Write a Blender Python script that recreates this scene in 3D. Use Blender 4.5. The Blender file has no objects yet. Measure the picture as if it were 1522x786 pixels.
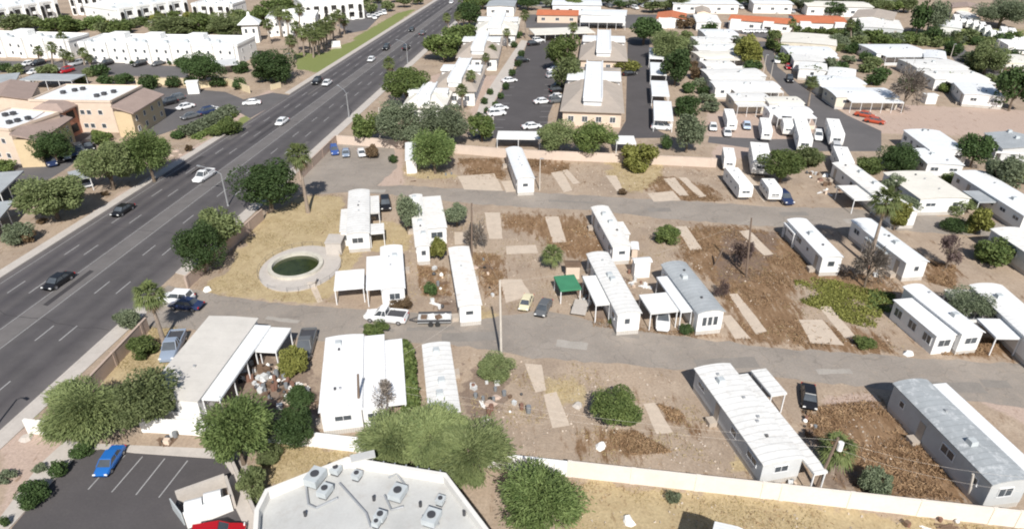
import bpy, math, random
import numpy as np
from mathutils import Vector, Matrix
R = math.radians
C = bpy.context.scene
COL = C.collection

# ------------------------------------------------------------------ camera
CH, CP, CF = 51.0, R(29.25), 1015.0          # height, downward pitch, focal length in photo pixels
cam_d = bpy.data.cameras.new('camera'); cam = bpy.data.objects.new('camera', cam_d); COL.objects.link(cam)
cam.location = (0, 0, CH); cam.rotation_euler = (math.pi/2 - CP, 0, 0)
cam_d.sensor_width = 36; cam_d.lens = CF/1522*36; cam_d.clip_start = .5; cam_d.clip_end = 6000
C.camera = cam
# ------------------------------------------------------------------ light
SUN_EL = R(43); SH = Vector((-0.12, 1.0)).normalized()      # shadows fall away from the camera
w = bpy.data.worlds.new('World'); C.world = w; w.use_nodes = True
nt = w.node_tree; bg = nt.nodes['Background']
sky = nt.nodes.new('ShaderNodeTexSky'); sky.sky_type = 'NISHITA'; sky.sun_disc = False
sky.sun_elevation = SUN_EL; sky.sun_rotation = math.atan2(-SH.x, -SH.y)
nt.links.new(sky.outputs[0], bg.inputs[0]); bg.inputs[1].default_value = .075
sd = bpy.data.lights.new('sun', 'SUN'); sd.energy = 4.8; sd.angle = R(.53); sd.color = (1, .965, .91)
so = bpy.data.objects.new('sun', sd); COL.objects.link(so); so.location = (0, -50, 200)
so.rotation_euler = Vector((SH.x*math.cos(SUN_EL), SH.y*math.cos(SUN_EL), -math.sin(SUN_EL))).to_track_quat('-Z', 'Y').to_euler()
C.view_settings.view_transform = 'Standard'; C.view_settings.look = 'None'
C.view_settings.gamma = 1; C.view_settings.exposure = 0.32; C.view_settings.use_curve_mapping = False
C.cycles.max_bounces = 5; C.cycles.diffuse_bounces = 3; C.cycles.transparent_max_bounces = 6
C.cycles.use_denoising = True; C.cycles.filter_width = 2.0

# ------------------------------------------------------------------ survey: sight lines to points of the place
CC, SS = math.cos(CP), math.sin(CP)
def P(u, v, z=0.):
    a, b = (u-761)/CF, (393-v)/CF
    dy, dz = CC + b*SS, -SS + b*CC
    t = (CH-z)/-dz
    return Vector((a*t, dy*t))
def depth(x, y, z=0.): return y*CC + (CH-z)*SS
def top_at(base, u, v):
    """height (and x) where the upright through base meets the sight line of v"""
    k = (393-v)/CF; q = base.y*(k*CC-SS)/(CC+k*SS)
    return CH+q, (u-761)/CF*(base.y*CC - q*SS)

# ------------------------------------------------------------------ objects
def tag(o, label=None, cat=None, group=None, kind=None):
    if label: o['label'] = label
    if cat: o['category'] = cat
    if group: o['group'] = group
    if kind: o['kind'] = kind
    return o
def empty(name, loc, rz=0, label=None, cat=None, group=None):
    o = bpy.data.objects.new(name, None); COL.objects.link(o); o.empty_display_size = .3
    o.location = (loc[0], loc[1], loc[2] if len(loc) > 2 else 0); o.rotation_euler = (0, 0, rz)
    return tag(o, label, cat, group)
def link(name, me, parent=None, loc=(0, 0, 0), rz=0):
    o = bpy.data.objects.new(name, me); COL.objects.link(o); o.parent = parent
    o.location = loc; o.rotation_euler = (0, 0, rz); return o
def copy_tree(o, parent=None):
    c = o.copy(); COL.objects.link(c); c.parent = parent
    for ch in list(o.children): copy_tree(ch, c)
    return c

class MB:
    def __init__(s): s.v, s.f, s.mi, s.m = [], [], [], 0
    def raw(s, vs, fs):
        n = len(s.v); s.v += [tuple(p) for p in vs]; s.f += [[i+n for i in f] for f in fs]; s.mi += [s.m]*len(fs); return s
    def box(s, c, d, rz=0, taper=1.):
        x, y, z = d[0]/2, d[1]/2, d[2]/2; cs, sn = math.cos(rz), math.sin(rz); vs = []
        for k, t in ((-z, 1.), (z, taper)):
            for a, b in ((-x, -y), (x, -y), (x, y), (-x, y)):
                a *= t; b *= t
                vs.append((c[0]+a*cs-b*sn, c[1]+a*sn+b*cs, c[2]+k))
        return s.raw(vs, [[0,3,2,1],[4,5,6,7],[0,1,5,4],[1,2,6,5],[2,3,7,6],[3,0,4,7]])
    def prism(s, poly, z0, z1, poly2=None):
        n = len(poly); p2 = poly2 or poly
        vs = [(p[0], p[1], z0) for p in poly]+[(p[0], p[1], z1) for p in p2]
        return s.raw(vs, [list(range(n))[::-1], list(range(n, 2*n))]+[[i, (i+1) % n, (i+1) % n+n, i+n] for i in range(n)])
    def tube(s, pts, rad, n=8, cap=True):
        pts = [Vector(p) for p in pts]; rad = rad if isinstance(rad, (list, tuple)) else [rad]*len(pts); vs = []
        for i, p in enumerate(pts):
            d = (pts[min(i+1, len(pts)-1)]-pts[max(i-1, 0)]).normalized()
            a = d.cross(Vector((0, 0, 1)) if abs(d.z) < .9 else Vector((1, 0, 0))).normalized(); b = d.cross(a)
            for k in range(n):
                t = 2*math.pi*k/n; vs.append(p+a*(rad[i]*math.cos(t))+b*(rad[i]*math.sin(t)))
        m = len(pts); fs = [[i*n+k, i*n+(k+1) % n, (i+1)*n+(k+1) % n, (i+1)*n+k] for i in range(m-1) for k in range(n)]
        if cap: fs += [list(range(n))[::-1], list(range((m-1)*n, m*n))]
        return s.raw(vs, fs)
    def build(s, name, mats, parent=None, loc=(0, 0, 0), rz=0, smooth=False):
        me = s.mesh(name, mats, smooth); return link(name, me, parent, loc, rz)
    def mesh(s, name, mats, smooth=False):
        me = bpy.data.meshes.new(name); me.from_pydata(s.v, [], s.f)
        for m in (mats if isinstance(mats, (list, tuple)) else [mats]): me.materials.append(m)
        if any(s.mi): me.polygons.foreach_set('material_index', s.mi)
        if smooth: me.shade_smooth()
        me.update(); return me

# ------------------------------------------------------------------ materials
MATS = {}
def mat(key, col, rough=.8, var=.12, scale=.6, fine=0., bump=0., seam=None, metal=0., spec=.4, dirt=0., dirtcol=(.3, .24, .19), crack=0.):
    """painted or mineral surface: broad tone variation, fine grain, optional seams across the long axis and dirt"""
    if key in MATS: return MATS[key]
    m = bpy.data.materials.new(key); m.use_nodes = True; n = m.node_tree; L = n.links; N = n.nodes
    b = N['Principled BSDF']; b.inputs['Roughness'].default_value = rough; b.inputs['Metallic'].default_value = metal
    b.inputs['Specular IOR Level'].default_value = spec
    geo = N.new('ShaderNodeNewGeometry'); tc = N.new('ShaderNodeTexCoord')
    n1 = N.new('ShaderNodeTexNoise'); n1.inputs['Scale'].default_value = scale; n1.inputs['Detail'].default_value = 5; n1.inputs['Roughness'].default_value = .65
    L.new(geo.outputs['Position'], n1.inputs['Vector'])
    mr = N.new('ShaderNodeMapRange'); mr.inputs[1].default_value = .3; mr.inputs[2].default_value = .7
    mr.inputs[3].default_value = 1-var; mr.inputs[4].default_value = 1+var; L.new(n1.outputs[0], mr.inputs[0])
    mul = N.new('ShaderNodeVectorMath'); mul.operation = 'SCALE'; mul.inputs[0].default_value = col[:3]
    L.new(mr.outputs[0], mul.inputs['Scale']); out = mul.outputs[0]
    if fine:
        n2 = N.new('ShaderNodeTexNoise'); n2.inputs['Scale'].default_value = 4.5; n2.inputs['Detail'].default_value = 3
        L.new(geo.outputs['Position'], n2.inputs['Vector'])
        m2 = N.new('ShaderNodeMapRange'); m2.inputs[1].default_value = .3; m2.inputs[2].default_value = .7
        m2.inputs[3].default_value = 1-fine; m2.inputs[4].default_value = 1+fine; L.new(n2.outputs[0], m2.inputs[0])
        s2 = N.new('ShaderNodeVectorMath'); s2.operation = 'SCALE'; L.new(out, s2.inputs[0]); L.new(m2.outputs[0], s2.inputs['Scale']); out = s2.outputs[0]
    if seam:
        wv = N.new('ShaderNodeTexWave'); wv.wave_type = 'BANDS'; wv.bands_direction = seam[0]; wv.inputs['Scale'].default_value = seam[1]
        wv.inputs['Distortion'].default_value = .0; L.new(tc.outputs['Object'], wv.inputs['Vector'])
        m3 = N.new('ShaderNodeMapRange'); m3.inputs[1].default_value = 0; m3.inputs[2].default_value = seam[3] if len(seam) > 3 else .12
        m3.inputs[3].default_value = 1-seam[2]; m3.inputs[4].default_value = 1; L.new(wv.outputs[1], m3.inputs[0])
        s3 = N.new('ShaderNodeVectorMath'); s3.operation = 'SCALE'; L.new(out, s3.inputs[0]); L.new(m3.outputs[0], s3.inputs['Scale']); out = s3.outputs[0]
    if dirt:
        n4 = N.new('ShaderNodeTexNoise'); n4.inputs['Scale'].default_value = 1.1; n4.inputs['Detail'].default_value = 8; n4.inputs['Roughness'].default_value = .75
        L.new(geo.outputs['Position'], n4.inputs['Vector'])
        m4 = N.new('ShaderNodeMapRange'); m4.inputs[1].default_value = .52; m4.inputs[2].default_value = .75; m4.inputs[3].default_value = 0; m4.inputs[4].default_value = dirt
        L.new(n4.outputs[0], m4.inputs[0]); mx = N.new('ShaderNodeMix'); mx.data_type = 'RGBA'
        L.new(m4.outputs[0], mx.inputs[0]); L.new(out, mx.inputs[6]); mx.inputs[7].default_value = (*dirtcol, 1); out = mx.outputs[2]
    if crack:
        nw = N.new('ShaderNodeTexNoise'); nw.inputs['Scale'].default_value = .5; nw.inputs['Detail'].default_value = 3; L.new(geo.outputs['Position'], nw.inputs['Vector'])
        av = N.new('ShaderNodeVectorMath'); av.operation = 'MULTIPLY_ADD'; L.new(nw.outputs[1], av.inputs[0]); av.inputs[1].default_value = (5, 3, 0); L.new(geo.outputs['Position'], av.inputs[2])
        vo = N.new('ShaderNodeTexVoronoi'); vo.feature = 'DISTANCE_TO_EDGE'; vo.inputs['Scale'].default_value = .2; L.new(av.outputs[0], vo.inputs['Vector'])
        m6 = N.new('ShaderNodeMapRange'); m6.inputs[1].default_value = .006; m6.inputs[2].default_value = .02; m6.inputs[3].default_value = 1-crack; m6.inputs[4].default_value = 1; L.new(vo.outputs[0], m6.inputs[0])
        s6 = N.new('ShaderNodeVectorMath'); s6.operation = 'SCALE'; L.new(out, s6.inputs[0]); L.new(m6.outputs[0], s6.inputs['Scale']); out = s6.outputs[0]
    L.new(out, b.inputs['Base Color'])
    if bump:
        bp = N.new('ShaderNodeBump'); bp.inputs['Strength'].default_value = bump; bp.inputs['Distance'].default_value = .075
        n5 = N.new('ShaderNodeTexNoise'); n5.inputs['Scale'].default_value = 7; n5.inputs['Detail'].default_value = 4
        L.new(geo.outputs['Position'], n5.inputs['Vector']); L.new(n5.outputs[0], bp.inputs['Height']); L.new(bp.outputs[0], b.inputs['Normal'])
    MATS[key] = m; return m
def leafmat(key, col, col2, tr=.25):
    if key in MATS: return MATS[key]
    m = bpy.data.materials.new(key); m.use_nodes = True; n = m.node_tree; L = n.links; N = n.nodes
    b = N['Principled BSDF']; b.inputs['Roughness'].default_value = .65; b.inputs['Specular IOR Level'].default_value = .25
    oi = N.new('ShaderNodeObjectInfo'); geo = N.new('ShaderNodeNewGeometry')
    n1 = N.new('ShaderNodeTexNoise'); n1.inputs['Scale'].default_value = .9; n1.inputs['Detail'].default_value = 3; L.new(geo.outputs['Position'], n1.inputs['Vector'])
    wn = N.new('ShaderNodeTexWhiteNoise'); L.new(geo.outputs['Random Per Island'], wn.inputs['Vector']) if False else None
    mr = N.new('ShaderNodeMapRange'); mr.inputs[1].default_value = .32; mr.inputs[2].default_value = .68; L.new(n1.outputs[0], mr.inputs[0])
    ad = N.new('ShaderNodeMath'); ad.operation = 'MULTIPLY_ADD'; L.new(geo.outputs['Random Per Island'], ad.inputs[0]); ad.inputs[1].default_value = .5
    hf = N.new('ShaderNodeMath'); hf.operation = 'MULTIPLY'; L.new(mr.outputs[0], hf.inputs[0]); hf.inputs[1].default_value = .5; L.new(hf.outputs[0], ad.inputs[2])
    mx = N.new('ShaderNodeMix'); mx.data_type = 'RGBA'; L.new(ad.outputs[0], mx.inputs[0]); mx.inputs[6].default_value = (*col, 1); mx.inputs[7].default_value = (*col2, 1)
    hs = N.new('ShaderNodeHueSaturation'); L.new(mx.outputs[2], hs.inputs['Color'])
    m5 = N.new('ShaderNodeMapRange'); m5.inputs[3].default_value = .8; m5.inputs[4].default_value = 1.25; L.new(oi.outputs['Random'], m5.inputs[0]); L.new(m5.outputs[0], hs.inputs['Value'])
    L.new(hs.outputs[0], b.inputs['Base Color'])
    t = N.new('ShaderNodeBsdfTranslucent'); L.new(hs.outputs[0], t.inputs[0]); ms = N.new('ShaderNodeMixShader'); ms.inputs[0].default_value = tr
    L.new(b.outputs[0], ms.inputs[1]); L.new(t.outputs[0], ms.inputs[2]); L.new(ms.outputs[0], N['Material Output'].inputs[0])
    MATS[key] = m; return m
def glassmat():
    return mat('dark glass', (.07, .08, .09), rough=.15, var=.3, scale=.5, spec=.8)

M_WROOF = mat('white coated roof', (.76, .755, .735), .6, .06, .4, fine=.03, seam=('Y', .42, .2, .08), dirt=.5, dirtcol=(.52, .49, .45))
M_WROOFS = [mat('white coated roof aged', (.70, .69, .665), .65, .08, .35, fine=.04, seam=('Y', .35, .25, .08), dirt=.7, dirtcol=(.45, .42, .38)),
 mat('white coated roof patched', (.78, .78, .78), .6, .05, .25, fine=.02, seam=('Y', .6, .14, .06), dirt=.6, dirtcol=(.5, .51, .52)),
 mat('white coated roof rusty', (.74, .725, .69), .65, .06, .5, fine=.03, seam=('Y', .42, .2, .07), dirt=.55, dirtcol=(.46, .34, .25))]
M_WROOF2 = mat('white metal roof', (.76, .77, .775), .45, .05, .4, seam=('Y', .9, .16, .12), dirt=.35, dirtcol=(.5, .5, .5))
M_GROOF = mat('grey metal roof', (.36, .38, .39), .55, .12, .3, fine=.04, seam=('Y', .42, .18, .08), dirt=.5, dirtcol=(.55, .56, .56))
M_TROOF = mat('tan coated roof', (.56, .53, .485), .8, .08, .35, fine=.03, seam=('Y', .2, .04, .05), dirt=.35, dirtcol=(.56, .52, .47))
M_CROOF = mat('cream roof', (.70, .67, .60), .7, .08, .4, fine=.03, seam=('Y', .42, .12, .07), dirt=.3, dirtcol=(.5, .45, .38))
M_BROOF = mat('brown tile roof', (.33, .25, .215), .85, .1, .5, fine=.1, seam=('X', 1.2, .2, .2), dirt=.2)
M_OROOF = mat('orange tile roof', (.50, .16, .075), .85, .12, .5, fine=.1, seam=('X', 1.2, .2, .2))
M_TILE = mat('tan tile roof', (.40, .345, .295), .85, .08, .4, fine=.07, seam=('X', 1.0, .15, .2), dirt=.2)
M_WWALL = mat('white siding', (.76, .75, .73), .6, .05, .6, seam=('Z', 1.6, .1, .12), dirt=.2, dirtcol=(.5, .44, .37))
M_GWALL = mat('light grey siding', (.56, .57, .57), .65, .07, .6, seam=('Z', 1.6, .15, .12), dirt=.3, dirtcol=(.4, .36, .3))
M_CWALL = mat('cream siding', (.66, .60, .49), .7, .07, .6, seam=('Z', 1.6, .12, .12), dirt=.25)
M_STUCCO = mat('tan stucco', (.56, .44, .28), .9, .06, .6, fine=.04, dirt=.15)
M_PSTUCCO = mat('pale stucco', (.62, .50, .40), .9, .06, .6, fine=.04, dirt=.15)
M_RSTUCCO = mat('red brown stucco', (.40, .19, .13), .9, .08, .6, fine=.04)
M_WSTUCCO = mat('white stucco', (.80, .79, .76), .85, .05, .3, fine=.03, dirt=.12, dirtcol=(.5, .47, .42))
M_SKIRT = mat('skirting panels', (.50, .47, .43), .8, .1, .5, seam=('X', 1.3, .3, .15), dirt=.4)
M_BLOCK = mat('painted block wall', (.56, .46, .385), .9, .06, .5, fine=.03, dirt=.2, dirtcol=(.55, .45, .36))
M_PBLOCK = mat('pinkish block wall', (.44, .34, .28), .9, .08, .5, fine=.05, dirt=.3)
M_CONC = mat('pale concrete', (.51, .425, .34), .9, .08, .8, fine=.06, bump=.1, dirt=.35, dirtcol=(.27, .22, .18))
M_SIDE = mat('sidewalk concrete', (.46, .42, .38), .9, .07, .5, fine=.05, dirt=.25)
M_ASPH = mat('weathered asphalt', (.27, .236, .203), .92, .16, .12, fine=.1, bump=.15, dirt=.75, dirtcol=(.36, .295, .232), crack=.16)
M_LOT = mat('dark asphalt', (.078, .071, .072), .9, .12, .15, fine=.07, bump=.1, dirt=.25, dirtcol=(.13, .12, .11))
M_LOT2 = mat('lot asphalt', (.115, .108, .108), .9, .12, .15, fine=.07, bump=.1, dirt=.25, dirtcol=(.17, .15, .14))
M_PAINTW = mat('white road paint', (.33, .325, .32), .8, .15, 1.5, dirt=.4, dirtcol=(.2, .2, .2))
M_FRAME = mat('white frame', (.74, .74, .74), .5, .04)
M_METAL = mat('galvanised metal', (.45, .46, .47), .45, .1, .8, metal=.5)
M_DMETAL = mat('dark metal', (.06, .06, .065), .5, .1)
M_WOOD = mat('weathered wood', (.16, .105, .07), .9, .2, 1.2, seam=('Z', 2.5, .3, .2))
M_POLE = mat('pole wood', (.17, .125, .095), .9, .15, 1)
M_PALEPOLE = mat('pale pole', (.55, .50, .44), .8, .1, 1)
M_BARK = mat('bark', (.15, .115, .085), .95, .25, 2)
M_PBARK = mat('palm bark', (.28, .225, .18), .95, .2, 2, seam=('Z', 2.2, .3, .3))
M_GLASS = glassmat()
M_TYRE = mat('tyre rubber', (.03, .03, .03), .9, .1)
M_RIM = mat('alloy rim', (.5, .5, .52), .35, .05, metal=.7)
M_LAMP = mat('lamp lens', (.8, .8, .78), .2, .02)
M_TAIL = mat('tail lens', (.45, .02, .02), .3, .05)
M_GREENC = mat('green canopy', (.05, .21, .11), .8, .1, .8)
M_HVAC = mat('unit casing', (.46, .49, .50), .5, .08, 1, dirt=.3)
M_FLAT = mat('pale flat roof', (.46, .46, .445), .9, .1, .25, fine=.03, dirt=.55, dirtcol=(.36, .33, .30))
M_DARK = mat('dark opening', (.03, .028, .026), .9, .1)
M_PEND = mat('pale wall end', (.78, .75, .7), .9, .05, .5, dirt=.2, dirtcol=(.55, .45, .36))
def paint(name, col): return mat('car paint '+name, col, rough=.28, var=.03, scale=.5, spec=.6)
# ------------------------------------------------------------------ setting
rnd = random.Random(7)
def inpoly(X, Y, poly):
    ins = np.zeros(X.shape, bool); n = len(poly)
    for i in range(n):
        x1, y1 = poly[i]; x2, y2 = poly[(i+1) % n]
        c = ((y1 > Y) != (y2 > Y)) & (X < (x2-x1)*(Y-y1)/((y2-y1) or 1e-9)+x1); ins ^= c
    return ins
def PX(pts, z=0): return [tuple(P(u, v, z)) for u, v in pts]

STRAW = [[(285,437),(345,395),(380,330),(450,290),(512,290),(512,345),(560,352),(520,400),(498,450),(400,448)],
         [(150,548),(232,478),(275,485),(270,520),(235,560),(215,600),(170,600)],
         [(845,712),(1160,744),(1540,790),(1560,900),(700,900),(700,800),(860,800)],
         [(395,655),(480,665),(560,690),(500,690),(380,730),(380,700)],
         [(595,245),(640,250),(690,262),(640,268),(600,262)],
         [(905,235),(985,240),(985,268),(940,290),(905,262)],[(380,660),(420,650),(560,680),(500,675)],
         [(520,330),(612,330),(612,372),(560,375)],[(700,455),(745,458),(745,480),(690,476)],
         [(1090,655),(1160,715),(1075,700)], [(800,560),(860,560),(880,600),(820,600)]]
BROWN = [[(1000,338),(1100,335),(1165,350),(1225,395),(1330,415),(1340,432),(1300,440),(1180,418),(1190,475),(1290,490),(1350,527),(1250,523),(1105,506),(1090,470),(1060,420),(1020,395)],
         [(1190,610),(1235,602),(1310,595),(1390,670),(1470,748),(1330,738),(1240,715),(1235,690)],
         [(850,645),(940,638),(960,650),(1000,672),(900,680),(858,672)],
         [(745,318),(870,322),(905,385),(850,385),(790,345),(750,345)],
         [(680,236),(745,236),(752,268),(700,266)],[(775,236),(850,240),(840,262),(795,258)],
         [(980,262),(1050,275),(1080,300),(1010,298),(960,280)],[(975,600),(1010,610),(1050,660),(1020,650)],
         [(700,375),(745,380),(750,440),(722,440)],[(1370,385),(1420,395),(1420,430),(1380,420)],
         [(1390,500),(1500,505),(1522,530),(1400,528)],[(620,395),(665,400),(672,440),(630,440)],
         [(880,470),(1000,492),(1110,498),(1110,510),(880,485)]]
GREEN = [[(445,100),(500,70),(560,50),(540,85),(470,110)],[(520,60),(590,20),(622,12),(560,55)],[(440,78),(500,80),(480,100),(440,105)],
         [(280,215),(330,195),(372,165),(375,180),(300,212)],[(1300,48),(1522,40),(1522,62),(1400,70),(1280,60)]]
PINKG = [[(0,430),(0,405),(160,300),(300,210),(400,130),(420,150),(280,245),(150,330),(40,400)],
         [(0,600),(0,790),(20,786),(120,660),(50,625)],[(1050,165),(1240,165),(1260,212),(1050,205)],
         [(1225,150),(1540,165),(1540,205),(1300,198)],[(1080,205),(1130,215),(1100,240),(1050,235)],[(450,262),(600,215),(600,275),(480,280)],
         [(700,115),(760,110),(735,200),(700,200)],[(600,130),(700,90),(700,120),(620,150)],[(1540,640),(1400,570),(1540,585)],[(1210,590),(1310,580),(1310,610),(1230,615)]]
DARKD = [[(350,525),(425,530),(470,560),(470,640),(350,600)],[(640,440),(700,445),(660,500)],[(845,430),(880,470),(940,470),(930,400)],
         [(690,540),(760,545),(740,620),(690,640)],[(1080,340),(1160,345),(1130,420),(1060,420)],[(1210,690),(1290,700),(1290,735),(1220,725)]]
def axis(a, b, st, far):
    c = list(np.arange(a, b+.01, st)); s = st
    lo, hi = a, b
    while hi < far: s *= 1.5; hi += s; c.append(hi); lo -= s; c.insert(0, lo)
    return np.array(c)
ax, ay = axis(-150, 170, .8, 1500), axis(24, 330, .8, 1500)
GX, GY = np.meshgrid(ax, ay); nx, ny = len(ax), len(ay)
me = bpy.data.meshes.new('ground')
co = np.zeros((nx*ny, 3)); co[:, 0] = GX.ravel(); co[:, 1] = GY.ravel()
ii, jj = np.meshgrid(np.arange(nx-1), np.arange(ny-1)); a0 = (jj*nx+ii).ravel()
fc = np.stack([a0, a0+1, a0+nx+1, a0+nx], 1)
me.vertices.add(len(co)); me.vertices.foreach_set('co', co.ravel())
me.loops.add(fc.size); me.loops.foreach_set('vertex_index', fc.ravel())
me.polygons.add(len(fc)); me.polygons.foreach_set('loop_start', np.arange(len(fc))*4); me.polygons.foreach_set('loop_total', np.full(len(fc), 4))
me.update()
def blur(m):
    m = m.astype(float)
    for _ in range(5): m = (m + np.roll(m, 1, 0)+np.roll(m, -1, 0)+np.roll(m, 1, 1)+np.roll(m, -1, 1))/5
    return m
def zone(*sets):
    arr = np.ones((nx*ny, 4), np.float32)
    for k, st in enumerate(sets):
        m = np.zeros(GX.shape, bool)
        for pl in st: m |= inpoly(GX, GY, PX(pl))
        arr[:, k] = blur(m).ravel()
    return arr
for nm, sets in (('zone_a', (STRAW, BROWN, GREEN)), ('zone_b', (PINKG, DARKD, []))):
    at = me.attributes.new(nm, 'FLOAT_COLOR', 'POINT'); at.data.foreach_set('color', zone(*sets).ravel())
gm = bpy.data.materials.new('desert dirt'); gm.use_nodes = True; N = gm.node_tree.nodes; L = gm.node_tree.links
b = N['Principled BSDF']; b.inputs['Roughness'].default_value = .95; b.inputs['Specular IOR Level'].default_value = .15
geo = N.new('ShaderNodeNewGeometry')
def noise(sc, det=6, ro=.65):
    n = N.new('ShaderNodeTexNoise'); n.inputs['Scale'].default_value = sc; n.inputs['Detail'].default_value = det; n.inputs['Roughness'].default_value = ro
    L.new(geo.outputs['Position'], n.inputs['Vector']); return n.outputs[0]
def rng(x, a, b_, c, d):
    n = N.new('ShaderNodeMapRange'); n.inputs[1].default_value = a; n.inputs[2].default_value = b_; n.inputs[3].default_value = c; n.inputs[4].default_value = d
    L.new(x, n.inputs[0]); return n.outputs[0]
def mixc(f, a, b_):
    n = N.new('ShaderNodeMix'); n.data_type = 'RGBA'
    if isinstance(f, float): n.inputs[0].default_value = f
    else: L.new(f, n.inputs[0])
    for k, v in ((6, a), (7, b_)):
        if isinstance(v, tuple): n.inputs[k].default_value = (*v, 1)
        else: L.new(v, n.inputs[k])
    return n.outputs[2]
def math2(op, a, b_):
    n = N.new('ShaderNodeMath'); n.operation = op
    for k, v in ((0, a), (1, b_)):
        if isinstance(v, (int, float)): n.inputs[k].default_value = v
        else: L.new(v, n.inputs[k])
    return n.outputs[0]
za = N.new('ShaderNodeAttribute'); za.attribute_name = 'zone_a'; zb = N.new('ShaderNodeAttribute'); zb.attribute_name = 'zone_b'
sa = N.new('ShaderNodeSeparateColor'); L.new(za.outputs['Color'], sa.inputs[0]); sb = N.new('ShaderNodeSeparateColor'); L.new(zb.outputs['Color'], sb.inputs[0])
mp = N.new('ShaderNodeMapping'); mp.inputs['Rotation'].default_value = (0, 0, R(-12)); mp.inputs['Scale'].default_value = (1.5, .38, 1); L.new(geo.outputs['Position'], mp.inputs[0])
nS_ = N.new('ShaderNodeTexNoise'); nS_.inputs['Scale'].default_value = .8; nS_.inputs['Detail'].default_value = 7; nS_.inputs['Roughness'].default_value = .7; L.new(mp.outputs[0], nS_.inputs['Vector']); nS = nS_.outputs[0]
n1, n2, n3, n4 = noise(.12), noise(.7), noise(3.5, 4), noise(.3, 8, .7)
base = mixc(rng(n1, .38, .62, 0, 1), (.385, .30, .225), (.30, .235, .18))
base = mixc(rng(n4, .5, .66, 0, .6), base, (.44, .355, .275))
base = mixc(rng(nS, .52, .7, 0, .6), base, (.27, .195, .135))
def masked(z, amp, nz, lo=.42, hi=.62):
    s = math2('ADD', z, math2('MULTIPLY', math2('SUBTRACT', nz, .5), amp)); return rng(s, lo, hi, 0, 1)
straw = mixc(rng(n2, .35, .65, 0, 1), (.46, .37, .215), (.37, .285, .16))
base = mixc(math2('MULTIPLY', masked(sb.outputs[0], 1.2, n4), .8), base, (.45, .345, .29))
base = mixc(math2('MULTIPLY', masked(sa.outputs[0], 2.2, n4), .85), base, straw)
brown = mixc(rng(nS, .42, .66, 1, 0), (.135, .075, .036), (.24, .15, .083))
base = mixc(math2('MULTIPLY', masked(sa.outputs[1], 3.4, nS, .3, .75), .9), base, brown)
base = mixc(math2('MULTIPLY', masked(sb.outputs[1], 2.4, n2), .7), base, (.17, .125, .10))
base = mixc(math2('MULTIPLY', masked(sa.outputs[2], 1.4, n2), .9), base, (.17, .205, .06))
dk = rng(n3, .3, .7, .82, 1.16); sc = N.new('ShaderNodeVectorMath'); sc.operation = 'SCALE'; L.new(base, sc.inputs[0]); L.new(dk, sc.inputs['Scale'])
L.new(sc.outputs[0], b.inputs['Base Color'])
bp = N.new('ShaderNodeBump'); bp.inputs['Strength'].default_value = .35; bp.inputs['Distance'].default_value = .12; L.new(n3, bp.inputs['Height']); L.new(bp.outputs[0], b.inputs['Normal'])
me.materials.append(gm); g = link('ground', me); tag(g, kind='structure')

def sheet(name, pts, m, z=.006, px=True, jit=0., step=2.5, thick=0.):
    pts = PX(pts) if px else pts
    if jit:
        q = []
        for i in range(len(pts)):
            a, c = Vector(pts[i]), Vector(pts[(i+1) % len(pts)]); k = max(1, int((c-a).length/step))
            q += [tuple(a.lerp(c, t/k)+Vector((rnd.uniform(-jit, jit), rnd.uniform(-jit, jit)))*(t > 0)) for t in range(k)]
        pts = q
    if sum(pts[i][0]*pts[(i+1) % len(pts)][1]-pts[(i+1) % len(pts)][0]*pts[i][1] for i in range(len(pts))) < 0: pts = pts[::-1]
    mb = MB()
    if thick: mb.prism(pts, -.05, thick)
    else: mb.raw([(x, y, z) for x, y in pts], [list(range(len(pts)))])
    return tag(mb.build(name, m), kind='structure')

# highway: edge lines on the ground
hL0, hL1 = P(-60, 452), P(648, 2.5); hR0, hR1 = P(0, 641), P(703, 8)
dirL = (hL1-hL0).normalized(); dirR = (hR1-hR0).normalized()
hL0 = hL0-dirL*45; hR0 = hR0-dirR*30; hL1 = hL1+dirL*900; hR1 = hR1+dirR*900
def across(t, s):
    """point t metres up the highway, s = 0 at the left kerb and 1 at the right one"""
    a = hL0+dirL*t; c = hR0+dirR*t*1.0; return a.lerp(c, s)
hm = bpy.data.materials.new('highway asphalt'); hm.use_nodes = True; N = hm.node_tree.nodes; L = hm.node_tree.links
b = N['Principled BSDF']; b.inputs['Roughness'].default_value = .9; geo = N.new('ShaderNodeNewGeometry')
at = N.new('ShaderNodeAttribute'); at.attribute_name = 'lane'
cr = N.new('ShaderNodeValToRGB'); L.new(at.outputs['Fac'], cr.inputs[0]); e = cr.color_ramp.elements
e[0].position = 0; e[0].color = (.115, .103, .10, 1); e[1].position = 1; e[1].color = (.125, .113, .11, 1)
for p_, c_ in ((.06,(.095,.086,.086)),(.12,(.062,.056,.06)),(.17,(.088,.08,.08)),(.22,(.055,.05,.054)),(.29,(.088,.08,.08)),(.33,(.06,.055,.058)),(.39,(.066,.06,.062)),(.43,(.125,.115,.112)),(.53,(.13,.12,.116)),(.56,(.085,.078,.078)),(.62,(.072,.066,.068)),(.68,(.082,.075,.075)),(.74,(.066,.06,.062)),(.8,(.085,.078,.078)),(.87,(.062,.056,.058)),(.93,(.09,.082,.082))):
    x = e.new(p_); x.color = (*c_, 1)
n_ = N.new('ShaderNodeTexNoise'); n_.inputs['Scale'].default_value = .25; n_.inputs['Detail'].default_value = 8; n_.inputs['Roughness'].default_value = .7; L.new(geo.outputs['Position'], n_.inputs['Vector'])
s_ = N.new('ShaderNodeVectorMath'); s_.operation = 'SCALE'; L.new(cr.outputs[0], s_.inputs[0]); L.new(rng(n_.outputs[0], .3, .7, .86, 1.26), s_.inputs['Scale']); L.new(s_.outputs[0], b.inputs['Base Color'])
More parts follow.
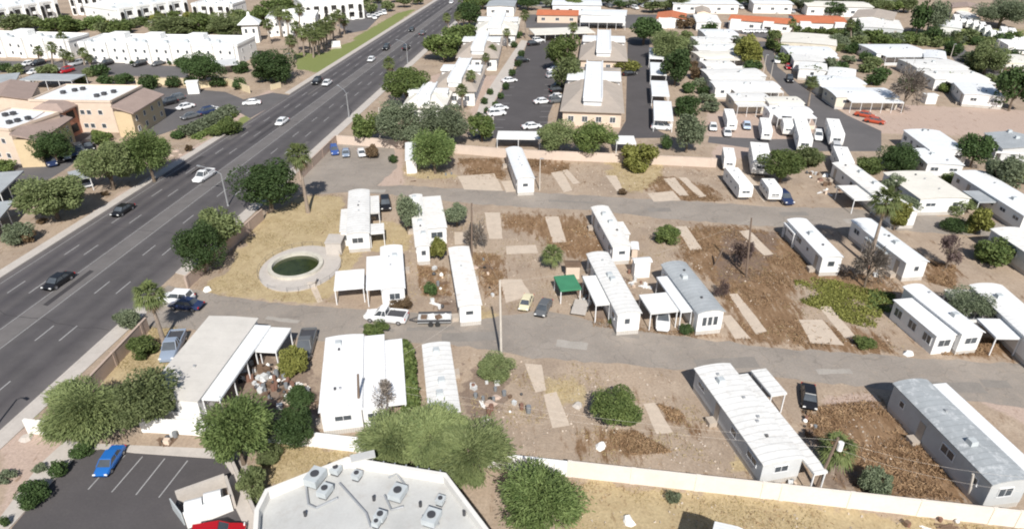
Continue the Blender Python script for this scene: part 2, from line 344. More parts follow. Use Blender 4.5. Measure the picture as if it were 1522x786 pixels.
mb = MB(); T = [0, 40, 80, 120, 160, 200, 260, 320, 400, 600, 900]; K = 24; la = []
for t in T:
    for k in range(K+1):
        q = across(t, k/K); mb.v.append((q.x, q.y, .012)); la.append(k/K)
for i in range(len(T)-1):
    for k in range(K): a = i*(K+1)+k; mb.f.append([a, a+1, a+K+2, a+K+1]); mb.mi.append(0)
me = mb.mesh('highway', hm); at_ = me.attributes.new('lane', 'FLOAT', 'POINT'); at_.data.foreach_set('value', la)
tag(link('highway', me), kind='structure')
def strip(mb, t0, t1, s, wd, z, off=0.):
    for k in range(max(1, int((t1-t0)/60))):
        m_ = max(1, int((t1-t0)/60)); a, c = t0+(t1-t0)*k/m_, t0+(t1-t0)*(k+1)/m_
        p, q = across(a, s), across(c, s); n = Vector((-(q-p).y, (q-p).x)).normalized()*wd/2; o = n.normalized()*off
        mb.raw([(*(p+o-n), z), (*(q+o-n), z), (*(q+o+n), z), (*(p+o+n), z)][::-1], [[0, 1, 2, 3]])
mk = MB()
strip(mk, 0, 700, .415, .11, .02); strip(mk, 0, 700, .545, .11, .02); strip(mk, 0, 700, .05, .1, .02)
for s in (.17, .293, .667, .79):
    t = 2.+s*10
    while t < 420: strip(mk, t, t+3.4, s, .16, .02); t += 11.5
tag(mk.build('lane_markings', M_PAINTW), kind='structure')
def ribbon(name, s, o0, o1, m, z, t0=0, t1=700, gaps=()):
    mb = MB(); segs = []; t = t0
    for g0, g1 in sorted(gaps): segs.append((t, g0)); t = g1
    segs.append((t, t1))
    for a, c in segs:
        p, q = across(a, s), across(c, s); n = (across(a, 0)-across(a, 1)).normalized()*(1 if s < .5 else -1)
        poly = [p+n*o0, q+n*o0, q+n*o1, p+n*o1]
        if s < .5: poly = poly[::-1]
        pl = [tuple(x) for x in poly]
        if sum(pl[i][0]*pl[(i+1) % 4][1]-pl[(i+1) % 4][0]*pl[i][1] for i in range(4)) < 0: pl = pl[::-1]
        mb.prism(pl, -.05, z)
    return tag(mb.build(name, m), kind='structure')
def t_of(u, v):
    q = P(u, v); return (q-hR0).dot(dirR)
def t_ofL(u, v):
    q = P(u, v); return (q-hL0).dot(dirL)
gR = [(t_of(215, 450), t_of(262, 406))]; gL = [(t_ofL(360, 190), t_ofL(430, 140))]
ribbon('kerb', 0, 0, .35, M_SIDE, .14, gaps=gL); ribbon('kerb', 1, 0, .35, M_SIDE, .14, gaps=gR)
ribbon('pavement', 0, .35, 1.9, M_SIDE, .12, gaps=gL); ribbon('pavement', 1, .35, 2.2, M_SIDE, .12, gaps=gR)

# the two lanes of the home park, and the other paved ground
sheet('street', [(215,486),(212,450),(250,424),(284,430),(400,450),(540,460),(640,466),(708,476),(760,468),(810,460),(883,478),(1036,503),(1160,517),(1358,532),(1540,542),(1700,552),(1700,640),(1522,606),(1300,577),(1170,562),(1017,549),(900,540),(780,530),(669,511),(603,508),(480,507),(380,498),(310,492)], M_ASPH, .008, jit=.3, step=1.2)
sheet('street', [(450,262),(470,240),(500,214),(585,216),(590,250),(560,276),(603,276),(669,280),(780,285),(907,293),(1057,301),(1160,308),(1240,309),(1350,315),(1540,338),(1700,352),(1700,372),(1540,352),(1440,350),(1300,340),(1160,338),(996,326),(878,312),(780,308),(700,303),(600,291),(511,286),(450,290)], M_ASPH, .008, jit=.3, step=1.2)
sheet('parking_lot', [(784,62),(820,60),(826,100),(832,130),(815,172),(812,206),(700,206),(733,190),(735,152),(758,116),(775,90)], M_LOT, .006)
sheet('driveway', [(933,58),(965,60),(970,190),(1000,205),(915,206),(930,180)], M_LOT, .006)
sheet('park_road', [(1128,62),(1146,62),(1156,100),(1200,135),(1260,172),(1310,195),(1310,225),(1148,225),(1052,212),(1054,203),(1148,207),(1225,207),(1200,165),(1170,140),(1140,105)], M_LOT2, .006)
sheet('park_road', [(1395,60),(1425,65),(1460,100),(1530,120),(1600,130),(1600,150),(1480,125),(1420,92)], M_LOT2, .006)
sheet('parking_lot', [(-80,92),(0,91),(150,92),(280,100),(280,116),(150,112),(0,108),(-80,108)], M_LOT2, .006)
sheet('driveway', [(205,128),(280,132),(335,137),(362,148),(405,138),(432,142),(372,176),(345,162),(290,182),(240,200),(215,205),(200,170)], M_LOT2, .006)
sheet('parking_lot', [(60,225),(130,195),(160,205),(100,250),(20,300),(-80,340),(-80,260)], M_LOT2, .006)
sheet('parking_lot', [(500,38),(560,5),(580,10),(545,45),(520,50)], M_LOT2, .006)
sheet('parking_lot', [(780,22),(1060,22),(1060,42),(780,42)], M_LOT2, .005)
sheet('parking_lot', [(1075,33),(1180,33),(1150,60),(1085,48)], M_LOT2, .005)
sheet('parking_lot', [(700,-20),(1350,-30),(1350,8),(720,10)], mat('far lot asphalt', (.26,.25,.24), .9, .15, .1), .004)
fl = sheet('parking_lot', [(-10,840),(18,783),(70,722),(118,672),(150,664),(200,672),(330,680),(345,700),(335,730),(380,800),(400,860)], M_LOT, .008)
mk = MB()
def pline(mb, a, c, wd=.12, z=.016):
    p, q = P(*a), P(*c); n = Vector((-(q-p).y, (q-p).x)).normalized()*wd/2
    mb.raw([(*(p-n), z), (*(q-n), z), (*(q+n), z), (*(p+n), z)][::-1], [[0, 1, 2, 3]])
for a, c in (((157,698),(131,727)),((212,678),(166,731)),((245,681),(202,735)),((279,684),(236,739)),((186,676),(158,704))): pline(mk, a, c)
for k in range(9): pline(mk, (735+k*3.2, 190-k*12.), (748+k*3.2, 190-k*12.), .15)
for k in range(10): pline(mk, (826-k*.6, 110+k*8.), (812-k*1.2, 110+k*8.), .15)
tag(mk.build('parking_lines', M_PAINTW), kind='structure')
sheet('pavement', [(150,660),(335,668),(348,682),(390,790),(372,800),(334,722),(345,705),(330,682),(200,673),(150,667),(118,674),(60,735),(10,790),(0,800),(0,770),(60,690),(98,655)], M_SIDE, thick=.1)
sheet('verge', [(335,672),(360,668),(400,786),(385,790)], mat('pale gravel', (.36, .32, .28), .95, .1, 1, fine=.1), .012)
sheet('pavement', [(735,150),(757,112),(785,62),(775,60),(740,112),(715,150),(698,200),(733,200)], M_SIDE, thick=.1)
rp = random.Random(4); MPA = mat('dark asphalt patch', (.225, .203, .18), .92, .1, .5, fine=.08); MPB = mat('pale asphalt patch', (.34, .31, .275), .92, .1, .5, fine=.08)
for k, (u, v) in enumerate(((420,475),(560,488),(700,500),(850,512),(930,498),(1080,540),(1240,552),(1410,575),(640,488),(560,284),(850,300),(980,312),(1290,328),(1180,318),(1480,570))):
    q = P(u, v); a = rp.uniform(-.3, .1); w2, l2 = rp.uniform(.3, 1.2), rp.uniform(1., 4.5); e = Vector((math.cos(a), math.sin(a))); f_ = Vector((-e.y, e.x))
    sheet('road_patch', [tuple(q+e*l2*s+f_*w2*t) for s, t in ((-1, -1), (1, -1), (1, 1), (-1, 1))], MPA if k % 3 else MPB, .014, px=False, jit=.12, step=.8)
MHP = mat('highway patch', (.05, .046, .048), .9, .1, .5, fine=.08); MHQ = mat('pale highway patch', (.12, .11, .105), .9, .1, .5, fine=.08)
for k in range(22):
    t = rp.uniform(40, 300); s = rp.choice((.11, .23, .35, .48, .6, .73, .86))+rp.uniform(-.02, .02); l2 = rp.uniform(2, 14); w2 = rp.uniform(.008, .03)
    sheet('road_patch', [tuple(across(t, s-w2)), tuple(across(t+l2, s-w2)), tuple(across(t+l2, s+w2)), tuple(across(t, s+w2))], MHP if k % 3 else MHQ, .016, px=False)
for k in range(9):
    t = 46+k*27+rp.uniform(-5, 5); mt = MB(); pts = [across(t+rp.uniform(-.5, .5)+i*.3, .02+i*.08) for i in range(13)]
    for i in range(12):
        a_, c_ = pts[i], pts[i+1]; n_v = Vector((0, .05)); mt.raw([(*(a_-n_v), .0185), (*(c_-n_v), .0185), (*(c_+n_v), .0185), (*(a_+n_v), .0185)], [[0, 1, 2, 3]])
    tag(mt.build('tar_seam', MHP), kind='structure')
# concrete pads where homes used to stand
PADS = [[(720,316),(743,316),(747,355),(727,355)],[(810,322),(830,322),(842,360),(822,361)],[(752,366),(796,364),(800,376),(753,378)],
 [(819,257),(836,254),(851,283),(838,286)],[(900,261),(916,261),(926,282),(917,285)],[(985,266),(1003,264),(1024,291),(1010,291)],[(1008,264),(1020,264),(1050,292),(1040,294)],
 [(962,288),(1000,284),(1012,298),(972,300)],[(1004,337),(1020,336),(1044,370),(1026,372)],[(1098,344),(1113,342),(1150,378),(1136,380)],[(835,254),(843,252),(862,272),(852,274)],
 [(1083,437),(1096,436),(1140,492),(1124,497)],[(1070,470),(1086,468),(1116,503),(1092,503)],[(1217,456),(1234,455),(1272,500),(1256,503)],[(1187,475),(1222,475),(1255,513),(1205,510)],
 [(808,586),(827,582),(847,632),(821,636)],[(956,600),(974,598),(1000,642),(976,645)],[(780,540),(805,542),(812,580),(796,583)],[(675,345),(690,345),(694,362),(676,364)],
 [(745,270),(765,268),(768,285),(752,286)],[(1098,250),(1120,268),(1150,298),(1135,300)],[(742,415),(775,415),(790,440),(752,450)],[(680,262),(735,258),(748,284),(690,282)]]
for p in PADS: sheet('concrete_pad', p, M_CONC, .018, jit=.07, step=1.5)
# ------------------------------------------------------------------ builders: homes
def frame(NL, NR, FL, h):
    """rectangle on the ground under three seen roof corners: centre, width, depth, heading"""
    a, b_, c = P(*NL, h), P(*NR, h), P(*FL, h)
    X, Y = b_-a, c-a
    if X.length > Y.length:
        ex = X.normalized(); ey = Vector((-ex.y, ex.x)); W, D = X.length, Y.dot(ey)
    else:
        ey = Y.normalized(); ex = Vector((ey.y, -ey.x)); W, D = X.dot(ex), Y.length
    return a+ex*W/2+ey*D/2, abs(W), abs(D), math.atan2(ex.y, ex.x)
def roof_mb(W, D, z, rise, style, oh=.18, th=.1):
    mb = MB(); W2, D2 = W/2+oh, D/2+oh; long_y = D >= W; half, ln = (W2, D2) if long_y else (D2, W2)
    if style == 'flat' or rise <= 0: prof = [(-half, 0), (half, 0)]
    elif style == 'gable': prof = [(-half, 0), (0, rise), (half, 0)]
    elif style == 'shed': prof = [(-half, rise), (half, 0)]
    else: prof = [(half*t, rise*(1-abs(t)**2.4)) for t in (-1, -.85, -.6, -.3, 0, .3, .6, .85, 1)]
    n = len(prof); vs = []
    for e in (-ln, ln):
        for t in (0, th):
            for a, q in prof: vs.append((a, e, z+q+t) if long_y else (e, -a, z+q+t))
    fs = []
    for i in range(n-1): fs += [[i, i+1, 2*n+i+1, 2*n+i], [n+i, 3*n+i, 3*n+i+1, n+i+1]]
    fs += [[0, 2*n, 3*n, n], [n-1, 2*n-1, 4*n-1, 3*n-1]]
    for i in range(n-1): fs += [[i, n+i, n+i+1, i+1], [2*n+i, 2*n+i+1, 3*n+i+1, 3*n+i]]
    mb.raw(vs, fs); mb.gable = [(p[0]/half, p[1]) for p in prof]; return mb
def add_window(root, x, y, z, w_, h_, side):
    """side: 0 near (-y), 1 far (+y), 2 left (-x), 3 right (+x)"""
    mb, pm = MB(), MB(); t = .07
    def bx(m, a, c, d, e, off, th):   # a: along, c: up, sizes d e, off outwards
        if side < 2: s = -1 if side == 0 else 1; m.box((x+a, y+s*off, z+c), (d, th, e))
        else: s = -1 if side == 2 else 1; m.box((x+s*off, y+a, z+c), (th, d, e))
    for a, c, d, e in ((0, h_/2-t/2, w_, t), (0, -h_/2+t/2, w_+.1, t), (-w_/2+t/2, 0, t, h_-2*t), (w_/2-t/2, 0, t, h_-2*t)): bx(mb, a, c, d, e, .03, .08)
    if w_ > 1.3: bx(mb, 0, 0, .05, h_-2*t, .03, .07)
    bx(pm, 0, 0, w_-.1, h_-.1, .012, .03)
    f = mb.build('window', M_FRAME, root); pm.build('pane', M_GLASS, f)
def walls_mb(W, D, z0, z1, rise=0, style='arch'):
    mb = MB().box((0, 0, (z0+z1)/2), (W, D, z1-z0))
    if rise > 0 and style in ('gable', 'arch'):
        for e in (-1, 1):
            if D >= W:
                pts = [(-W/2, 0), (-W*.3, rise*.7 if style == 'arch' else rise*.4), (0, rise*.92), (W*.3, rise*.7 if style == 'arch' else rise*.4), (W/2, 0)]
                vs = [(a, e*(D/2-.001), z1+q) for a, q in pts]+[(a, e*(D/2-.12), z1+q) for a, q in pts]
            else:
                pts = [(-D/2, 0), (-D*.3, rise*.7 if style == 'arch' else rise*.4), (0, rise*.92), (D*.3, rise*.7 if style == 'arch' else rise*.4), (D/2, 0)]
                vs = [(e*(W/2-.001), a, z1+q) for a, q in pts]+[(e*(W/2-.12), a, z1+q) for a, q in pts]
            mb.raw(vs, [[0, 1, 2, 3, 4], [9, 8, 7, 6, 5], [0, 5, 6, 1], [1, 6, 7, 2], [2, 7, 8, 3], [3, 8, 9, 4]])
    return mb
HW = {}
def snap(root, l, W, r):
    """push the inner edge of a side roof up to the home's long wall"""
    if root.name in HW and abs(r) < .3:
        Wi = HW[root.name]; s = 1 if l.x > 0 else -1; inner = abs(l.x)-W/2; gap = inner-Wi/2
        if -.9 < gap < 1.4 and abs(l.x) > Wi*.35: W += gap; l.x = s*(Wi/2+W/2+.01)
        return l, W, 0.
    return l, W, r
def canopy(root, NL, NR, FL, h, m, posts=1, th=.12, name='awning', fascia=True):
    c, W, D, rz = frame(NL, NR, FL, h)
    inv = root.matrix_basis.inverted() if root else Matrix()
    l = inv @ Vector((c.x, c.y, 0)); r = rz-(root.rotation_euler.z if root else 0)
    l, W, r = snap(root, l, W, r)
    mb = MB().box((0, 0, h), (W, D, th)); mb.box((0, -D/2+.03, h-.1), (W+.02, .08, .2)); mb.box((-W/2+.03, 0, h-.1), (.08, D-.1, .2)); mb.box((W/2-.03, 0, h-.1), (.08, D-.1, .2))
    a = mb.build(name, m, root, (l.x, l.y, 0), r)
    if posts:
        n = max(2, int(D/3.2)+1) if D > W else 2; nn = max(2, int(W/3.5)+1) if W >= D else 2
        pts = [(sx, -D/2+.15+(D-.3)*k/(n-1)) for sx in (-W/2+.12, W/2-.12) for k in range(n)] if D > W else [(-W/2+.12+(W-.24)*k/(nn-1), sy) for sy in (-D/2+.12, D/2-.12) for k in range(nn)]
        cs, sn = math.cos(r), math.sin(r)
        for px_, py_ in pts:
            MB().box((0, 0, h/2-.03), (.12, .12, h-.06)).build('post', M_FRAME, root, (l.x+px_*cs-py_*sn, l.y+px_*sn+py_*cs, 0), r)
    return a
def room(root, NL, NR, FL, h, rm, wm, wins=True, rise=0):
    c, W, D, rz = frame(NL, NR, FL, h); inv = root.matrix_basis.inverted(); l = inv @ Vector((c.x, c.y, 0)); r = rz-root.rotation_euler.z
    l, W, r = snap(root, l, W, r)
    w_ = MB().box((0, 0, h/2), (W-.2, D-.2, h)).build('annexe', wm, root, (l.x, l.y, 0), r)
    roof_mb(W-.2, D-.2, h+.002, rise, 'arch').build('annexe_roof', rm, w_)
    if wins:
        n = max(1, int(D/2.2))
        for k in range(n):
            for s, x in ((2, -W/2+.1), (3, W/2-.1)): add_window(w_, x, -D/2+D*(k+.5)/n, h*.58, min(1.5, D/n*.75), h*.45, s)
        add_window(w_, 0, -D/2+.1, h*.58, W*.6, h*.4, 0)
def home(label, NL, NR, FL, h=3.2, rm=None, wm=None, rise=.32, style='arch', detail=2, aw=(), rooms=(), cat='mobile home', group=None, name='mobile_home', skirt=True, bigwin=False, vents=3, seed=0):
    wm = wm or M_WWALL; rm = (rm if rm not in (None, M_WROOF) else ([M_WROOF]+M_WROOFS)[sum(map(ord, label)) % 4]); rr = random.Random(hash(label) % 1000 if False else sum(map(ord, label)))
    c, W, D, rz = frame(NL, NR, FL, h)
    root = empty(name, (c.x, c.y, 0), rz, label, cat, group)
    Wi, Di = W-.36, D-.36; HW[root.name] = Wi; bpy.context.view_layer.update(); sk = .62 if skirt else 0
    walls_mb(Wi, Di, sk, h, rise, style).build('wall', wm, root)
    if skirt: MB().box((0, 0, sk/2), (Wi-.06, Di-.06, sk)).build('skirting', M_SKIRT, root)
    roof_mb(Wi, Di, h+.003, rise, style).build('roof', rm, root)
    zc_ = (sk+h)/2+.2; hh = (h-sk)*.36
    if detail:
        for side in (0, 1, 2, 3):
            if detail < 2 and side == 1: continue
            ln = Wi if side < 2 else Di; n = max(1, int(ln/(3.1 if detail > 1 else 4.)))
            if side in (0, 1) and bigwin:
                y = -Di/2 if side == 0 else Di/2
                if side == 0:
                    for k in (-1, 0, 1): add_window(root, k*Wi*.22, y, zc_-.1, Wi*.2, hh*1.5, 0)
                    continue
            door = rr.randrange(n) if n > 2 else -1
            for k in range(n):
                a = -ln/2+ln*(k+.5)/n+rr.uniform(-.2, .2); ww = rr.choice((.8, 1.1, 1.5, 1.8)); ww = min(ww, ln/n*.6); yh = hh*rr.choice((.8, 1, 1.1))
                x, y = ((a, -Di/2) if side == 0 else (a, Di/2) if side == 1 else (-Wi/2, a) if side == 2 else (Wi/2, a))
                if k == door and side > 1 or (side == 0 and n > 2 and k == door):
                    mb = MB(); s = -1 if side in (0, 2) else 1
                    if side < 2: mb.box((x, y+s*.02, sk+1.), (.85, .06, 2.)); mb.box((x, y+s*.5, sk/2), (1.1, .9, sk-.02))
                    else: mb.box((x+s*.02, y, sk+1.), (.06, .85, 2.)); mb.box((x+s*.5, y, sk/2), (.9, 1.1, sk-.02))
                    mb.build('door', mat('door tan', (.42, .36, .3), .6), root)
                else: add_window(root, x, y, zc_, ww, yh, side)
        for k in range(vents):
            t = (rr.uniform(-.42, .42)); L_ = max(W, D); o = rr.uniform(-.15, .15)*min(W, D)
            x, y = (o, t*L_) if D >= W else (t*L_, o); big = rr.random() < .3
            s = .8 if big else .28
            vb = MB().box((0, 0, 0), (s, s, .55 if big else .3), taper=.85)
            vb.build('roof_cooler' if big else 'roof_vent', M_HVAC if big else M_DMETAL if rr.random() < .4 else M_METAL, root, (x, y, h+rise*.9+(.33 if big else .2)))
    if detail == 1 and W > D and W > 7:
        k = rr.uniform(.6, .97); x = rr.choice((-1, 1))*Wi*(1-k)/2; dd = 3.1
        MB().box((x, -Di/2-dd/2, h-.35), (Wi*k, dd, .1)).box((x, -Di/2-dd+.03, h-.45), (Wi*k, .06, .2)).build('awning', rm, root)
        for q in range(max(3, int(Wi*k/2.6))+1): MB().box((x-Wi*k/2+.1+(Wi*k-.2)*q/max(3, int(Wi*k/2.6)), -Di/2-dd+.1, (h-.4)/2), (.1, .1, h-.4)).build('post', M_FRAME, root)
        if rr.random() < .6: MB().box((x, -Di/2-dd+.1, .45), (Wi*k-.3, .06, .9)).build('porch_screen', rr.choice((M_GWALL, M_CWALL, M_WWALL)), root)
    for a in aw: canopy(root, *a[:4], a[4] if len(a) > 4 else rm, name='awning')
    for a in rooms: room(root, *a[:4], a[4] if len(a) > 4 else rm, a[5] if len(a) > 5 else wm)
    return root
def rv(label, NL, NR, FL, h=3., group=None, body=None, cat='travel trailer', name='travel_trailer', drive=False):
    c, W, D, rz = frame(NL, NR, FL, h); W = max(W, 2.2); root = empty(name, (c.x, c.y, 0), rz, label, cat, group)
    if W > D: W, D = D, W; root.rotation_euler.z += math.pi/2
    wm = body or M_WSTUCCO
    prof = [(-D/2, .75), (-D/2-.12, 1.5), (-D/2+.05, h-.35), (-D/2+.5, h), (D/2-.4, h), (D/2-.02, h-.3), (D/2+.05, 1.3), (D/2-.15, .5), (-D/2+.3, .5)]
    n = len(prof); vs = [(s*W/2, y, z) for s in (-1, 1) for y, z in prof]
    mb = MB().raw(vs, [list(range(n)), list(range(n, 2*n))[::-1]]+[[i, i+n, (i+1) % n+n, (i+1) % n] for i in range(n)])
    mb.build('body', wm, root)
    for s, x in ((2, -W/2), (3, W/2)):
        for y in (-D*.3, 0., D*.28): add_window(root, x, y, h*.63, .9, .55, s)
    add_window(root, 0, -D/2-.08, h*.6, W*.6, .7, 0)
    MB().box((W/2+.015, D*.15, 1.45), (.04, .7, 1.7)).build('door', M_FRAME, root)
    MB().box((0, -D*.1, h+.13), (.7, .9, .25), taper=.85).build('air_conditioner', M_FRAME, root)
    MB().box((0, D*.28, h+.05), (.4, .4, .1)).build('roof_vent', M_METAL, root)
    for x in (-W/2+.12, W/2-.12):
        for y in ((-D*.3, D*.32) if drive else (-.45, .45)): MB().tube([(x-.1, y, .36), (x+.1, y, .36)], .36, 12).build('wheel', M_TYRE, root)
    if not drive: MB().tube([(-.5, D/2-.1, .55), (0, D/2+1., .5)], .05).tube([(.5, D/2-.1, .55), (0, D/2+1., .5)], .05).tube([(0, D/2+.95, .02), (0, D/2+.95, .6)], .04).build('hitch', M_DMETAL, root)
    for y in (-D/2+.6, D/2-.6): MB().box((0, y, .26), (W*.5, .12, .5)).build('stabiliser', M_DMETAL, root)
    return root
def wall(label, pts, h, m, th=.2, name='block_wall', px=True, cap=True):
    q = [P(*p) if px else Vector(p) for p in pts]; mb = MB(); cp = MB()
    for i in range(len(q)-1):
        a, c = q[i], q[i+1]; d = c-a; L_ = d.length; m_ = (a+c)/2
        mb.box((m_.x, m_.y, h/2), (L_-.004, th, h), math.atan2(d.y, d.x))
        if cap: cp.box((m_.x, m_.y, h+.033), (L_-.01, th+.08, .06), math.atan2(d.y, d.x))
        k = 0.
        while k < L_:
            t = a+d*(k/L_); cp.box((t.x, t.y, h/2+.04), (.42, th+.1, h+.1), math.atan2(d.y, d.x)); k += 6.1
    o = mb.build(name, m); tag(o, label, 'wall')
    if cap: cp.build('piers_and_cap', m, o)
    return o

# ------------------------------------------------------------------ builders: vehicles
CARC = {}
def car_proto(kind, cname, col):
    k = (kind, cname)
    if k in CARC: return CARC[k]
    Lh, Wd, H_, hood, rear, belt = {'sedan': (4.75, 1.82, 1.45, .9, 1.2, .92), 'suv': (4.8, 1.92, 1.78, 1.25, 2.15, 1.08), 'pickup': (5.8, 2.0, 1.9, 1.3, -.35, 1.12), 'van': (5.2, 1.98, 1.9, 1.6, 2.4, 1.15)}[kind]
    pm = paint(cname, col); M = {}
    # lower body: lofted sections (x, half width, bottom, top)
    x0, x1 = -Lh/2, Lh/2
    st = [(x0, .78, .42, belt-.28), (x0+.12, .93, .3, belt-.08), (x0+.9, 1., .24, belt), (-.6, 1., .22, belt), (.7, 1., .22, belt), (x1-1.2, 1., .24, belt-.06), (x1-.35, .94, .28, belt-.22), (x1-.02, .8, .38, belt-.36)]
    vs = []
    for x, f, zb, zt in st:
        hw = Wd/2*f
        for a, z in ((-hw*.9, zb), (-hw, zb+.16), (-hw, zt-.2), (-hw*.88, zt), (hw*.88, zt), (hw, zt-.2), (hw, zb+.16), (hw*.9, zb)): vs.append((x, a, z))
    n = 8; fs = [[i*n+k_, (i+1)*n+k_, (i+1)*n+(k_+1) % n, i*n+(k_+1) % n] for i in range(len(st)-1) for k_ in range(n)]+[list(range(n)), list(range((len(st)-1)*n, len(st)*n))[::-1]]
    mb = MB().raw(vs, fs)
    xa = x1-hood-.15; xb = xa-.75; xd = -rear+.3 if kind != 'pickup' else -.15; xe = xd-(.55 if kind == 'sedan' else .25 if kind != 'pickup' else .12)
    if kind == 'pickup':
        for y in (-Wd/2+.06, Wd/2-.06): mb.box(((x0+xe)/2+.1, y, belt+.09), (xe-x0-.3, .12, .22))
        mb.box((x0+.12, 0, belt+.09), (.12, Wd-.14, .22))
    body = mb.mesh('body', pm, True)
    try: body.set_sharp_from_angle(angle=R(35))
    except Exception: pass
    hw = Wd/2*.88; rw = hw*.8; zt = H_-.05
    gv = [(xa, -hw, belt-.04), (xa, hw, belt-.04), (xe, hw, belt-.02), (xe, -hw, belt-.02), (xb, -rw, zt), (xb, rw, zt), (xd, rw, zt), (xd, -rw, zt)]
    glass = MB().raw(gv, [[0, 3, 2, 1], [4, 5, 6, 7], [0, 1, 5, 4], [1, 2, 6, 5], [2, 3, 7, 6], [3, 0, 4, 7]]).mesh('glasshouse', M_GLASS)
    rf = MB().box(((xb+xd)/2, 0, zt+.02), (xb-xd+.12, rw*2+.06, .07), taper=.93)
    for (p, q) in ((0, 4), (1, 5), (2, 6), (3, 7)): rf.tube([gv[p], gv[q]], .045, 6)
    for y in (-1, 1): rf.tube([((xa+xe)/2-.2, y*hw, belt), ((xb+xd)/2-.1, y*rw, zt)], .04, 6)
    roof = rf.mesh('roof', pm)
    wh = MB().tube([(0, -.1, 0), (0, .1, 0)], .34, 14).mesh('tyre', M_TYRE); ri = MB().tube([(0, -.115, 0), (0, .115, 0)], .2, 10).mesh('rim', M_RIM)
    hl = MB().box((0, 0, 0), (.12, .36, .16), taper=.8).mesh('headlight', M_LAMP); tl = MB().box((0, 0, 0), (.1, .3, .2), taper=.8).mesh('taillight', M_TAIL)
    root = bpy.data.objects.new('parked_car', None)
    parts = [('body', body, (0, 0, 0)), ('glasshouse', glass, (0, 0, 0)), ('roof', roof, (0, 0, 0))]
    for s in (-1, 1): parts += [('headlight', hl, (x1-.12, s*Wd*.36, belt-.3)), ('taillight', tl, (x0+.06, s*Wd*.4, belt-.22))]
    wl = [((x1-.95 if q else x0+.95), s*(Wd/2-.09), .34) for q in (0, 1) for s in (-1, 1)]
    if kind == 'pickup': parts.append(('truck_bed', MB().box(((x0+xe)/2+.1, 0, belt+.005), (xe-x0-.35, Wd-.3, .03)).mesh('truck_bed', M_DMETAL), (0, 0, 0)))
    CARC[k] = (parts, wl, wh, ri); return CARC[k]
def car(kind, cname, col, u, v, du, dv, label, group=None, name='car', cat='car', full=True, sc=1.):
    parts, wl, wh, ri = car_proto(kind, cname, col); c = P(u, v, .7); d = P(u+du, v+dv, .7)-c
    root = empty(name, (c.x, c.y, .0 if not (hL0.x < -1e9) else 0), math.atan2(d.y, d.x), label, cat, group); root.scale = (sc, sc, sc); root.location.z = .02
    for nm, m, l in parts: link(nm, m, root, l)
    for l in wl:
        t = link('wheel', wh, root, l)
        if full: link('rim', ri, t)
    return root
WHITE, BLACK, GREY, SILV, BLUE, RED, DBLUE, CREAM = (.78,.78,.78), (.015,.015,.017), (.12,.125,.13), (.42,.43,.45), (.02,.13,.42), (.4,.01,.015), (.025,.04,.1), (.68,.62,.42)

# ------------------------------------------------------------------ builders: plants
def quads(P0, A, B):
    """numpy: centres, half vectors -> verts, faces"""
    v = np.stack([P0-A-B, P0+A-B, P0+A+B, P0-A+B], 1).reshape(-1, 3); f = np.arange(len(v)).reshape(-1, 4); return v, f
def npmesh(name, v, f, m):
    me = bpy.data.meshes.new(name); me.vertices.add(len(v)); me.vertices.foreach_set('co', v.astype(np.float32).ravel())
    me.loops.add(f.size); me.loops.foreach_set('vertex_index', f.ravel().astype(np.int32)); me.polygons.add(len(f))
    me.polygons.foreach_set('loop_start', (np.arange(len(f))*f.shape[1]).astype(np.int32)); me.polygons.foreach_set('loop_total', np.full(len(f), f.shape[1], np.int32))
    me.update(calc_edges=True); me.materials.append(m); return me
def crown(name, m, seed, n, leaf, asp=1.6, lumps=14, radial=.3, droop=0., fill=.35, gap=.0):
    g = np.random.default_rng(seed); th = g.uniform(0, 2*np.pi, lumps); cz = g.uniform(-.75, .8, lumps); q = np.sqrt(1-cz**2)*.66*g.uniform(.6, 1.16, lumps)
    LC = np.stack([q*np.cos(th), q*np.sin(th), cz*.62], 1); LR = g.uniform(.2, .46, lumps)
    LC = np.vstack([LC, [[0, 0, 0]]]); LR = np.append(LR, .55)
    k = g.integers(0, lumps+1, n); d = g.normal(size=(n, 3)); d /= np.linalg.norm(d, axis=1)[:, None]
    rr = np.where(g.random(n) < fill, g.random(n)**.5, g.uniform(.85, 1.08, n)+(g.random(n) < (.26 if radial > .55 else .12))*g.uniform(0, .45 if radial > .55 else .3, n)); p = LC[k]+d*(LR[k]*rr)[:, None]
    keep = p[:, 2] > -.95; p = p[keep]; d = d[keep]; n = len(p)
    ax1 = g.normal(size=(n, 3)); ax1 = ax1*(1-radial)+radial*(p/np.maximum(np.linalg.norm(p, axis=1), .1)[:, None])*1.6; ax1[:, 2] -= droop
    ax1 /= np.linalg.norm(ax1, axis=1)[:, None]; nn = d+g.normal(size=(n, 3))*.7; b_ = np.cross(ax1, nn); b_ /= np.maximum(np.linalg.norm(b_, axis=1), 1e-3)[:, None]
    s = leaf*g.uniform(.6, 1.3, n)[:, None]; v, f = quads(p, ax1*s*asp/2, b_*s/2); return npmesh(name, v, f, m)
def trunk_mesh(seed, m, limbs=5, th=.055):
    r = random.Random(seed); mb = MB(); mb.tube([(0, 0, -.02), (.02, .01, .35), (.0, .03, .7), (.03, 0, 1.)], [th*1.35, th, th*.8, th*.4], 7)
    for k in range(limbs):
        a = 2*math.pi*k/limbs+r.uniform(-.4, .4); l = r.uniform(.35, .6); z0 = r.uniform(.3, .6)
        mb.tube([(.01, .01, z0), (math.cos(a)*l*.5, math.sin(a)*l*.5, z0+.3), (math.cos(a)*l, math.sin(a)*l, z0+.6)], [th*.6, th*.4, th*.15], 5)
        mb.tube([(math.cos(a)*l*.5, math.sin(a)*l*.5, z0+.3), (math.cos(a+.7)*l*.9, math.sin(a+.7)*l*.9, z0+.5)], [th*.3, th*.1], 4)
    return mb.mesh('trunk', m)
